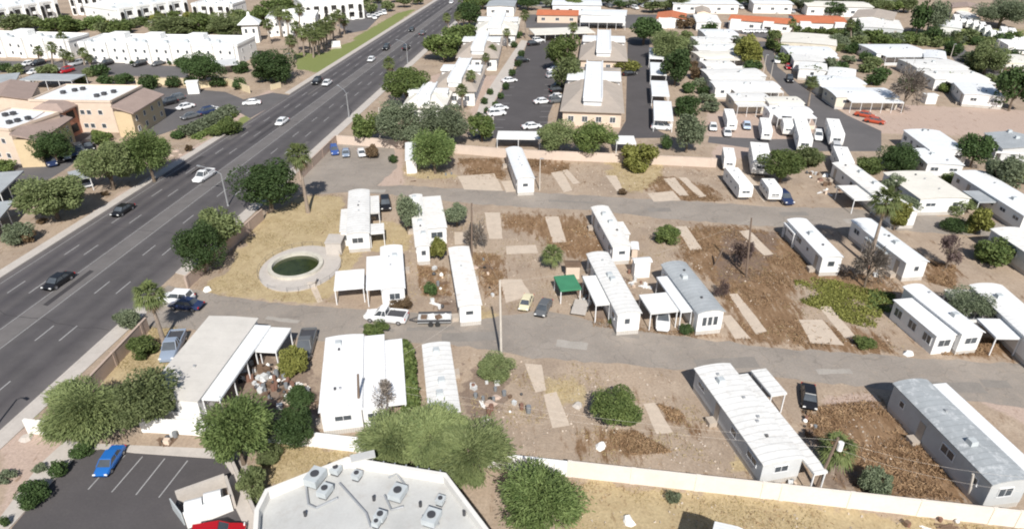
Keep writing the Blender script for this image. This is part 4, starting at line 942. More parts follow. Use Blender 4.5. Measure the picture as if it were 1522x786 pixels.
mb.build('wall', mat('off white parapet', (.68, .66, .62), .85, .05, .5, dirt=.25), cb)
MB().raw([(x, y, Zc-.95) for x, y in inset(lo, .3)], [list(range(n))]).build('flat_roof', M_FLAT, cb)
def on_roof(u, v, z=Zc-.95): q = P(u, v, z); return q.x-cc[0], q.y-cc[1]
for i, (u, v, a, b_, hh) in enumerate(((470,716,1.9,2.6,1.3),(484,735,1.4,1.8,1.0),(592,738,1.8,2.2,1.0),(642,775,1.8,2.2,1.0),(655,748,1.0,1.2,.7),(566,772,1.3,1.3,.8),(531,711,1.1,1.2,.8),(500,703,1.3,1.2,.9),(560,782,.9,.9,.7))):
    a, b_, hh = a*.68, b_*.68, hh*.6; x, y = on_roof(u, v); un = MB().box((x, y, Zc-.95+.25+hh/2), (a, b_, hh), -.35).build('roof_unit', M_HVAC, cb)
    MB().tube([(x, y, Zc-.68+hh), (x, y, Zc-.6+hh)], min(a, b_)*.3, 14).build('fan_grille', M_DMETAL, un)
    MB().box((x, y, Zc-.84), (a*.85, b_*.85, .2), -.35).build('unit_kerb', M_DMETAL, un)
for pth in (((455,722),(459,752),(470,757),(502,742)), ((578,712),(590,706),(604,725)), ((628,770),(641,762),(652,782)), ((505,720),(545,765),(552,786)), ((572,738),(582,760),(600,755))):
    pts = [(*on_roof(u, v), Zc-.72) for u, v in pth]; MB().tube(pts, .1, 6).build('duct', M_METAL, cb)
for u, v in ((556,743),(454,766),(625,752),(690,765),(528,690)): x, y = on_roof(u, v); MB().tube([(x, y, Zc-.95), (x, y, Zc-.45)], .14, 8).build('roof_vent', M_DMETAL, cb)
x, y = on_roof(541, 690); MB().box((x, y, Zc+.1), (2.2, .9, .12), .3).build('hatch', M_FLAT, cb)
pe = []
for k in range(9):
    a, c = Vector(on_roof(522, 688)), Vector(on_roof(655, 709)); t = a.lerp(c, k/8); pe.append((t.x, t.y, Zc-.95))
for t in pe: MB().box((t[0], t[1], t[2]+.4), (.12, .3, .8)).build('parapet_brace', M_METAL, cb)
# building just below the picture whose roof corner and shadow reach in
c, W, D, rz = frame((1030,900), (1110,900), (1062,776), 5.2)
pb = empty('small_building', (c.x, c.y, 0), rz, 'pale roof corner with black shadow at the bottom edge', 'building')
MB().box((0, 0, 2.6), (W-.5, D-.5, 5.2)).build('wall', M_PSTUCCO, pb); roof_mb(W-.5, D-.5, 5.21, .3, 'gable', .25, .15).build('roof', M_WROOF2, pb)

# ------------------------------------------------------------------ pond
pc = P(447, 398); pnd = empty('oval_pool', (pc.x, pc.y, 0), 0, 'oval concrete pool with dark green water in straw coloured grass', 'pool')
e1 = (P(506, 392)-P(391, 392)).length/2; e2 = (P(449, 361)-P(449, 425)).length/2
def ell(cx, cy, a, b_, n=48): return [(cx+a*math.cos(2*math.pi*k/n), cy+b_*math.sin(2*math.pi*k/n)) for k in range(n)]
wq = P(440, 397)-pc; wa = (P(474, 397)-P(406, 397)).length/2; wb = (P(440, 380)-P(440, 413)).length/2
o, i_ = ell(0, 0, e1, e2), ell(wq.x, wq.y, wa+.6, wb+.6); i2 = ell(wq.x, wq.y, wa, wb); n = 48
MB().raw([(x, y, .0) for x, y in o]+[(x, y, .14) for x, y in o]+[(x, y, .14) for x, y in i_], [[k, (k+1) % n, n+(k+1) % n, n+k] for k in range(n)]+[[n+k, n+(k+1) % n, 2*n+(k+1) % n, 2*n+k] for k in range(n)]).build('deck', M_SIDE, pnd)
MB().raw([(x, y, .138) for x, y in i_]+[(x, y, .55) for x, y in i_]+[(x, y, .55) for x, y in i2]+[(x, y, .03) for x, y in i2], [[k, (k+1) % n, n+(k+1) % n, n+k] for k in range(n)]+[[n+k, n+(k+1) % n, 2*n+(k+1) % n, 2*n+k] for k in range(n)]+[[2*n+k, 2*n+(k+1) % n, 3*n+(k+1) % n, 3*n+k] for k in range(n)]).build('rim', mat('weathered rim', (.52, .49, .42), .9, .1, .8, fine=.05, dirt=.6, dirtcol=(.25, .22, .17)), pnd)
MB().raw([(x*1.0, y*1.0, .05) for x, y in i2], [list(range(n))]).build('water', mat('green water', (.03, .04, .012), .12, .4, .8, spec=.5, bump=.15, dirt=.5, dirtcol=(.07, .085, .02)), pnd)
fn = MB(); oo = ell(0, 0, e1+.15, e2+.15)
for k in range(n):
    if k in (30, 31, 34, 35): continue
    a, c = oo[k], oo[(k+1) % n]
    fn.tube([(*a, .75), (*c, .75)], .02, 4)
    if k % 2 == 0: fn.tube([(*a, 0), (*a, .8)], .02, 4)
f = fn.build('pool_fence', M_DMETAL, None, (pc.x, pc.y, 0)); tag(f, 'thin dark railing curving round the green pool', 'fence')
sheet('path', [(460,425),(470,424),(480,448),(472,450)], M_CONC, .02)
MB_ = MB().box((0, 0, .45), (1.1, 1.1, .9)).box((0, 0, .95), (1.3, 1.3, .1)); q = P(465, 424)
tag(MB_.build('pool_pump_box', M_SIDE, None, (q.x, q.y, 0)), 'small white pump box at the near rim of the pool', 'box')
q = P(500, 372); tag(MB().box((0, 0, 1.), (2.4, 3., 2.)).box((0, 0, 2.05), (2.6, 3.2, .12)).build('pump_house', M_SIDE, None, (q.x, q.y, 0)), 'pale grey block hut at the far right rim of the pool', 'hut')

# ------------------------------------------------------------------ walls and fences
wall('long pale block wall running along the near side of the home park', [(46,643),(92,647)], 1.8, M_PEND)['label'] = 'short pale end of the block wall left of the big olive tree'
wall('white painted block wall under the feathery trees, left half', [(215,641),(310,647),(450,661),(552,673),(700,690),(846,707)], 1.8, M_WSTUCCO)
wall('cream block wall running to the bottom right corner', [(846,707),(1160,742),(1510,782),(1640,798)], 1.9, mat('cream block wall', (.72, .65, .57), .9, .05, .5, fine=.03, dirt=.2, dirtcol=(.5,.4,.3)))
wall('pinkish boundary wall between the highway and the first home', [(128,592),(222,490)], 1.9, M_PBLOCK)
wall('pinkish boundary wall beside the straw coloured grass', [(280,428),(392,326)], 1.9, M_PBLOCK)
wall('pinkish wall by the blue cars at the upper lane end', [(448,266),(500,214)], 1.9, M_PBLOCK)
wall('pale back wall behind the empty lots, left part', [(503,214),(620,223),(748,234),(780,236)], 1.9, M_BLOCK)
wall('pale back wall behind the empty lots, right part', [(780,236),(923,242),(1064,249)], 1.9, M_BLOCK)
wall('low grey wall beside the dumpster enclosure', [(343,684),(384,775),(400,815)], .9, M_SIDE)
wall('cream wall behind the clipped hedge balls', [(205,128),(262,126),(300,130)], 1.9, mat('yellowish wall', (.62,.53,.36), .9, .05))
wall('cream wall stretch near the apartment entrance', [(300,131),(340,127),(372,139)], 1.9, MATS['yellowish wall'])
wall('short cream wall beside the flower bed at the entrance', [(404,134),(418,130)], 1.4, MATS['yellowish wall'])
# entrance pillar
q = P(289, 139); tag(MB().box((0, 0, 1.6), (3, 1.4, 3.2)).box((0, 0, 3.3), (3.3, 1.7, .25)).build('gate_pillar', M_WSTUCCO, None, (q.x, q.y, 0), .2), 'pale gate pillar in the middle of the apartment entrance', 'pillar')
# monument sign
q = P(500, 72); ms = empty('monument_sign', (q.x, q.y, 0), .3, 'white monument sign on the lawn beside the palm grove', 'sign')
MB().box((0, 0, .3), (3.4, 1, .6)).build('base', M_SIDE, ms); MB().box((0, 0, 1.5), (3, .6, 1.8)).build('panel', M_WSTUCCO, ms)
# thin wire fence rails along lot side by bottom wall shadow
# dumpster enclosure
def P3(u, v, z=0): q = P(u, v, z); return (q.x, q.y)
de = empty('dumpster_enclosure', (*P3(305, 748), 0), 0, 'white walled dumpster enclosure in the parking lot corner', 'enclosure')
ox, oy = de.location.x, de.location.y
def dw(name, a, b_, h, m, th=.25):
    p, q = Vector(P3(*a)), Vector(P3(*b_)); c = (p+q)/2; d = q-p
    MB().box((c.x-ox, c.y-oy, h/2), (d.length, th, h), math.atan2(d.y, d.x)).build(name, m, de)
dw('front_wall', (279,784), (347,757), 1.9, M_WSTUCCO); dw('back_wall', (266,748), (338,722), 1.6, M_SIDE); dw('side_wall', (340,724), (350,755), 1.6, M_SIDE); dw('gate', (258,757), (275,780), 1.5, M_HVAC, .1)
for (u, v), lb in (((292,762), 'white rounded dumpster nearer the enclosure gate'), ((320,750), 'white rounded dumpster deeper inside the enclosure')):
    q = P(u, v); d = empty('dumpster', (q.x, q.y, 0), .35, lb, 'dumpster', 'dumpsters in the enclosure')
    MB().box((0, 0, .65), (1.5, 1.3, 1.05), taper=1.08).build('bin', M_HVAC, d); MB().tube([(-.75, 0, 1.0), (.75, 0, 1.0)], .6, 14).build('lid', M_FRAME, d)
    for x in (-.8, .8):
        for y in (-.6, .6): MB().tube([(x-.05, y, .1), (x+.05, y, .1)], .1, 8).build('caster', M_DMETAL, d)

# ------------------------------------------------------------------ lamps and poles
def lamp(base, top, head, label, group='street lamps along the highway', hmax=None, minh=5.):
    b_ = P(*base); h, _ = top_at(b_, *top); h = max(h, minh); r = empty('street_lamp', (b_.x, b_.y, 0), 0, label, 'street lamp', group)
    MB().tube([(0, 0, 0), (0, 0, .3), (0, 0, h)], [.2, .14, .09], 8).build('pole', M_METAL, r)
    q = P(*head, h+.7)-b_; q = q if q.length < 5 else q*5/q.length
    MB().tube([(0, 0, h-.1), (q.x*.3, q.y*.3, h+.45), (q.x*.9, q.y*.9, h+.7)], .055, 6).build('arm', M_METAL, r)
    a = math.atan2(q.y, q.x); MB().box((q.x, q.y, h+.7), (.75, .3, .16), a, taper=.8).build('lamp_head', M_METAL, r)
lamp((339,306), (326,258), (287,245), 'street lamp arching over the highway beside the dark round tree')
lamp((519,176), (514,138), (496,124), 'street lamp on the highway side by the grey olive trees')
lamp((606,94), (605,66), (588,59), 'street lamp furthest up the highway, right side')
lamp((414,123), (410,88), (434,79), 'street lamp in front of the dark round ficus, left side')
q = P(37, 615); lamp((-36,672), (-52,585), (-75,582), 'street lamp just left of the picture whose shadow crosses the road')
for bs, tp, lb in (((1134,112),(1137,82),'thin lamp pole on the left side of the park road'),((1145,118),(1149,93),'thin lamp pole on the right side of the park road'),((1412,88),(1416,66),'thin lamp pole by the far car road'),((1479,82),(1486,58),'thin lamp pole among the trees at far right'),((802,283),(801,236),'pale lamp post at the lane edge beside the silvery trailer')):
    b_ = P(*bs); h, _ = top_at(b_, *tp); r = empty('lamp_pole', (b_.x, b_.y, 0), 0, lb, 'lamp pole', 'thin lamp poles'); MB().tube([(0, 0, 0), (0, 0, h)], [.12, .07], 8).build('pole', M_PALEPOLE, r); MB().box((.3, 0, h), (.7, .25, .15)).build('lamp_head', M_METAL, r)
TOPS = {}
def upole(key, base, top, label, m=None, arm=True, tr=False, lean=True, ang=0.):
    b_ = P(*base); h, x = top_at(b_, *top); h = min(max(h, 3), 14); lx = (x-b_.x) if lean else 0; r = empty('utility_pole', (b_.x, b_.y, 0), 0, label, 'utility pole', None)
    MB().tube([(0, 0, -.02), (lx, 0, h)], [.17, .12], 8).build('pole', m or M_POLE, r)
    if arm:
        MB().box((lx, 0, h-.5), (2.2, .12, .14), ang).build('crossarm', m or M_POLE, r)
        for s in (-.9, 0, .9): MB().tube([(lx+s*math.cos(ang), s*math.sin(ang), h-.43), (lx+s*math.cos(ang), s*math.sin(ang), h-.2)], .05, 6).build('insulator', M_LAMP, r)
    if tr: MB().tube([(lx+.3, -.2, h-1.3), (lx+.3, -.2, h-.4)], .26, 12).build('transformer', M_FRAME, r)
    TOPS[key] = Vector((b_.x+lx, b_.y, h-.3)); return r
upole('a', (745,534), (743,417), 'tall pale utility pole standing at the edge of the middle lane', M_PALEPOLE, False)
upole('b', (534,628), (532,556), 'dark utility pole beside the stepped white roofs', arm=False)
upole('c', (1212,727), (1246,650), 'dark pole with white transformer above the fan palm', tr=True, arm=False)
upole('d', (1109,412), (1117,324), 'brown bare pole in the middle of the brown weeds', arm=False)
upole('e', (701,382), (701,302), 'thin dark pole by the grey shrub at the upper lane', arm=False)
upole('f', (565,210), (563,160), 'pale pole in front of the grey olive trees', M_PALEPOLE, False)
upole('g', (1440,738), (1443,712), 'short post with white cap beside the patched roof home', M_PALEPOLE, False)
upole('h', (1062,395), (1075,370), 'short leaning stub pole in the brown weeds', arm=False)
def wire(a, b_, label, sag=.8, rad=.008):
    a, b_ = Vector(a), Vector(b_); mb = MB(); mb.tube([a.lerp(b_, t/10)-Vector((0, 0, sag*4*(t/10)*(1-t/10))) for t in range(11)], rad, 4); o = mb.build('power_line', M_PALEPOLE); tag(o, label, 'power line')
tb_ = TOPS['c']; q = P(1560, 712, 7.5); wire(tb_, (q.x, q.y, 7.5), 'upper wire from the transformer pole to the bottom right'); q = P(1560, 735, 6.3); wire(tb_-Vector((0, 0, 1)), (q.x, q.y, 6.3), 'lower wire from the transformer pole to the bottom right')
wire(tb_, TOPS['b'], 'long wire between the transformer pole and the dark pole', 1.2); wire(TOPS['a'], TOPS['d'], 'thin cable from the tall pale pole to the bare pole in the weeds', 1.5); wire(TOPS['a'], TOPS['b'], 'thin cable from the tall pale pole to the dark pole', 1.2); wire(TOPS['a'], TOPS['e'], 'thin cable crossing the middle lots from the tall pale pole', 1.4); wire(TOPS['d'], TOPS['h'], 'short cable from the bare pole to the leaning stub', .3)
wire(tb_-Vector((0, 0, .9)), TOPS['b']-Vector((0, 0, .9)), 'second lower wire between the transformer pole and the dark pole', 1.2)
# ------------------------------------------------------------------ vehicles
GH = 'cars driving on the highway'
car('sedan','black',BLACK,86,416,-45,29,'black sedan, the nearest car on the highway',GH)
car('sedan','black',BLACK,182,311,-36,23,'black hatchback between the nearest sedan and the white car',GH)
car('pickup','white',WHITE,303,261,-30,19,'white pickup driving under the arching street lamp',GH,sc=.95)
car('sedan','white',WHITE,419,180,-24,17,'white sedan alone in the left lanes above the arching lamp',GH)
car('sedan','white',WHITE,486,123,-20,15,'white sedan driving beside a black car at the entrance',GH)
car('suv','black',BLACK,471,121,-20,15,'black car beside the white sedan at the entrance',GH)
car('sedan','white',WHITE,552,88,-18,15,'small white car in the middle of the far highway',GH)
car('suv','black',BLACK,574,71,-18,15,'black car in the left lane of the far highway',GH)
car('suv','black',BLACK,604,71,18,-15,'black car near the furthest street lamp, right lanes',GH)
car('sedan','dgrey',GREY,628,49,16,-14,'dark grey car far up the right lanes',GH)
car('sedan','black',BLACK,612,44,-16,14,'black car far up the middle lanes',GH)
car('sedan','white',WHITE,671,3,-12,12,'white car at the very top of the highway',GH); car('sedan','silver',SILV,690,2,12,-12,'silver car at the very top of the highway, right lanes',GH)
car('sedan','white',WHITE,374,152,-14,1,'white car turning out of the apartment entrance')
car('suv','white',WHITE,262,442,-20,-1,'white suv nosing out of the middle lane towards the highway')
car('sedan','dblue',DBLUE,276,451,-20,-2,'dark blue grey car under the palm shadow at the lane mouth')
car('pickup','blueg',(.25,.3,.38),257,514,-9,18,'pale blue pickup half hidden by the tan roof')
car('pickup','white',WHITE,574,469,-30,-3,'white pickup with open bed parked on the middle lane')
car('pickup','dgrey',GREY,455,512,-3,10,'dark pickup parked beside the stepped white roofs')
car('sedan','cream',CREAM,782,447,-5,12,'cream compact car with open dark window beside the grey car',sc=.85)
car('sedan','dgrey',GREY,808,455,-7,13,'dark grey car beside the little cream one',sc=.9)
car('sedan','black',BLACK,1203,587,1,12,'black car parked by the largest white home',sc=.92)
car('suv','white',WHITE,985,474,0,10,'white car under the white carport of the grey roofed home')
car('suv','dblue',(.04,.09,.17),1166,294,9,8,'dark blue car at the upper lane beside a white trailer')
car('sedan','blue',BLUE,162,682,-8,12,'bright blue car alone in the first parking bay',sc=.86)
car('suv','red',RED,322,795,24,-4,'red car at the bottom edge below the dumpster enclosure')
car('suv','blue2',(.05,.1,.3),497,223,2,8,'blue car, left of the three at the upper lane end',sc=.9)
car('sedan','blueg',(.25,.3,.38),514,226,0,8,'grey blue car, middle of the three at the upper lane end',sc=.9)
car('sedan','white',WHITE,537,226,3,8,'white car, right of the three at the upper lane end',sc=.9)
car('suv','black',BLACK,573,303,1,8,'black car beside the home with broken awning')
GO = 'cars parked in the office lot'
for i, (u, v, k, cn, cl, lb) in enumerate(((742,160,'sedan','white',WHITE,'white car, upper of the pair at the lot left edge'),(738,168,'suv','white',WHITE,'white car, lower of the pair at the lot left edge'),(757,119,'sedan','white',WHITE,'white car high on the left edge of the office lot'),(776,90,'suv','black',BLACK,'black car on the upper left of the office lot'),
    (793,65,'suv','black',BLACK,'black car at the top end of the office lot'),(800,60,'suv','white',WHITE,'white van at the top end of the office lot'),(824,103,'sedan','white',WHITE,'white car, top of the right column in the office lot'),(823,112,'suv','silver',SILV,'silver car, second of the right column in the office lot'),
    (830,127,'sedan','dgrey',GREY,'dark grey car in the right column beside the office'),(829,134,'suv','black',BLACK,'black car in the right column beside the office'),(829,143,'sedan','white',WHITE,'white car low in the right column beside the office'),(828,149,'suv','dgrey',GREY,'grey car lowest of the dark ones in the right column'),
    (790,187,'sedan','white',WHITE,'white car at the bottom of the office lot'),(806,150,'sedan','white',WHITE,'white car between the bays near the office'),(935,109,'sedan','black',BLACK,'dark car at the office corner on the driveway'))): car(k, cn, cl, u, v, 10, -1, lb, GO, full=False)
car('sedan','white',WHITE,984,185,14,1,'white car parked below the nearest white carport'); car('suv','white',WHITE,983,188.5,14,1,'white suv parked at the driveway foot in front of a sedan')
GQ = 'cars and vans in the trailer row'
for u, v, k, cn, cl, du, lb in ((1060,188,'sedan','white',WHITE,1,'white car, leftmost of the trailer row'),(1081,196,'sedan','white',WHITE,2,'white car, second of the trailer row'),(1110,186,'sedan','bluew',(.5,.6,.75),2,'pale blue car left of the blue white truck'),(1216,202,'suv','white',WHITE,2,'white truck between the two big trailers'),
    (1180,171,'suv','dgrey',GREY,2,'dark car behind the tall white trailer'),(1174,118,'suv','black',BLACK,3,'black car driving on the park road'),(1155,90,'suv','white',WHITE,3,'white van further up the park road'),(1119,92,'suv','bluew',(.5,.6,.75),10,'bluish van at the end of a white home'),
    (1243,221,'suv','silver',SILV,3,'silver truck beside the parked camper by the road'),(1172,99,'sedan','red',RED,3,'dark red car beside the park road home')): car(k, cn, cl, u, v, du, 8, lb, GQ, full=False)
GA = 'cars on the apartment car road'
for u, v, k, cn, cl, lb in ((42,94,'sedan','white',WHITE,'white car below the leftmost fan palm'),(56,94,'suv','black',BLACK,'black car beside the white one by the palms'),(113,94,'suv','silver',SILV,'silver car right of the fan palms'),(158,94,'suv','black',BLACK,'black car in front of the long white block, left'),
    (207,95,'suv','black',BLACK,'large black car in front of the long white block, right'),(235,94,'sedan','dgrey',GREY,'dark car right of the large black one'),(52,106,'sedan','white',WHITE,'white car above the long grey carport'),(98,105,'suv','red',RED,'reddish car right of the grey carport'),(85,106,'sedan','white',WHITE,'second white car above the grey carport'),
    (36,121,'sedan','white',WHITE,'white car under the long grey carport'),(250,152,'suv','black',BLACK,'black car by the tan apartment corner'),(261,146,'suv','dgrey',GREY,'dark grey car next to it by the palms at the entrance lot'),(305,166,'suv','dblue',DBLUE,'dark blue car behind the long clipped hedge'),(313,163,'sedan','white',WHITE,'white car behind the long clipped hedge'),
    (283,172,'sedan','dgrey',GREY,'dark car at the lower end of the clipped hedge'),(275,158,'sedan','white',WHITE,'white car in the striped corner of the entrance lot')): car(k, cn, cl, u, v, -12, 3, lb, GA, full=False)
GL = 'cars behind the olive trees'
for k_, (u, v, cn, cl, kd, lb) in enumerate(((75,240,'dblue',DBLUE,'suv','dark blue car, leftmost behind the olive trees'),(86,235,'black',BLACK,'suv','black car, second from left behind the olive trees'),(96,231,'white',WHITE,'sedan','white car between dark ones behind the olive trees'),(107,226,'dblue',DBLUE,'sedan','dark blue car, fourth behind the olive trees'),
    (118,222,'dgrey',GREY,'suv','dark grey car, fifth behind the olive trees'),(131,218,'black',BLACK,'suv','black car at the right end behind the olive trees'),(127,270,'white',WHITE,'sedan','white car peeking out between two olive trees'))): car(kd, cn, cl, u, v, 6, 8, lb, GL, full=False)
GU = 'cars in the far top lots'
rr = random.Random(3)
for u, v in ((560,22),(565,20),(571,19),(556,26),(548,24)): car(rr.choice(('sedan','suv')), 'white', WHITE, u, v, 6, 6, 'small car in the lot beside the highway lawn, top left', 'cars in the lot by the highway lawn', full=False)
for u in list(range(905, 1130, 13))+list(range(1140, 1350, 12)):
    v = rr.uniform(3, 13) if u < 1060 else rr.uniform(8, 17); cn, cl = rr.choice((('white', WHITE), ('black', BLACK), ('silver', SILV), ('dgrey', GREY), ('white', WHITE))); car(rr.choice(('sedan', 'suv')), cn, cl, u, v, rr.choice((10, 2)), 3, 'small car parked in the far lot along the top edge', GU, full=False)
for u in range(1112, 1140, 8): car('sedan', 'white', WHITE, u, 46.5, 10, 0, 'white car in the far lot left of the garage row', 'cars by the garage row', full=False)
# flatbed trailer behind the pickup
ft = P(646, 473, .6); f = empty('flatbed_trailer', (ft.x, ft.y, 0), 0.03, 'pale flatbed trailer hitched behind the white pickup', 'trailer')
MB().box((0, 0, .62), (4.4, 2.0, .12)).build('bed', M_GWALL, f)
for y in (-1., 1.): MB().box((0, y, .85), (4.4, .05, .35)).build('side_rail', M_DMETAL, f)
MB().tube([(-2.2, -.6, .55), (-3.4, 0, .5)], .05).tube([(-2.2, .6, .55), (-3.4, 0, .5)], .05).build('drawbar', M_DMETAL, f)
for x in (-.45, .45):
    for y in (-1.08, 1.08): MB().tube([(x, y-.09, .36), (x, y+.09, .36)], .36, 12).build('wheel', M_TYRE, f)
for k in range(4): tag(MB().box((0, 0, 0), (.8, .7, .3), .3*k).build('board_stack', M_WSTUCCO if k % 2 else M_WOOD, None, (ft.x-1.4+k*.95, ft.y+.2*(k % 2), .84)), 'stack of pale boards lying on the flatbed trailer', 'boards', 'boards on the flatbed')
# boxy utility trailer below green canopy
q = P(862, 461); ut = empty('utility_trailer', (q.x, q.y, 0), -.25, 'grey flat utility trailer left of the lattice porch', 'trailer'); MB().box((0, 0, .55), (2.0, 3.6, .12)).build('bed', M_SIDE, ut)
for x in (-1.05, 1.05): MB().tube([(x-.09, 0, .34), (x+.09, 0, .34)], .34, 12).build('wheel', M_TYRE, ut)
MB().tube([(0, 1.8, .5), (0, 2.9, .45)], .05).build('drawbar', M_DMETAL, ut)
GT = 'travel trailers'
rv('white travel trailer with black front at the upper lane', (1100,277), (1118,274), (1077,248), 2.9, GT)
rv('short boxy white cargo trailer beside the long travel trailer', (1144,282), (1162,280), (1131,264), 2.6, GT)
rv('big white camper at the end of the trailer row by the road', (1236,198), (1255,196), (1228,175), 3.2, GT)
rv('tall white trailer with dark rear windows in the trailer row', (1188,205), (1208,203), (1180,175), 3.3, GT)
rv('white truck camper with blue nose in the trailer row', (1134,193), (1148,193), (1130,174), 2.9, GT, drive=True)
rv('narrow white van trailer at the left of the trailer row', (1083,180), (1095,180), (1077,161), 2.8, GT, drive=True)
rv('narrow trailer left of the tall one with dark rear windows', (1168,186), (1178,185), (1164,172), 2.8, GT)
rv('cream camper standing below the trailer row', (1078,236), (1093,235), (1075,218), 2.8, GT)
rv('large white fifth wheel camper above the green tree', (1120,238), (1147,235), (1115,210), 3.4, GT)
rv('white camper with dark hatch at the top of the right lane', (1248,240), (1268,236), (1238,216), 3.2, GT)
GV = 'campers stored at the far right'
for i, (u, v) in enumerate(((1424,22),(1433,24),(1442,26),(1452,30),(1461,33),(1469,38),(1478,45),(1487,47),(1497,49),(1508,51),(1519,53),(1494,40),(1506,42))):
    rv('white stored camper in the far right camper lot', (u-4,v+6), (u+6,v+6), (u-7,v-1), 3., GV, drive=bool(i % 2))
rv('long white motorhome at the right edge above the brown roofs', (1500,68), (1540,72), (1482,58), 3.3, None)

# red machines beside the dirt field
for u, v, lb in ((1286,170,'left of two low red scrap cars by the dirt field'),(1301,179,'right of two low red scrap cars by the dirt field')): car('sedan','orange',(.42,.07,.03),u,v,12,2,lb,'red scrap cars',full=False)

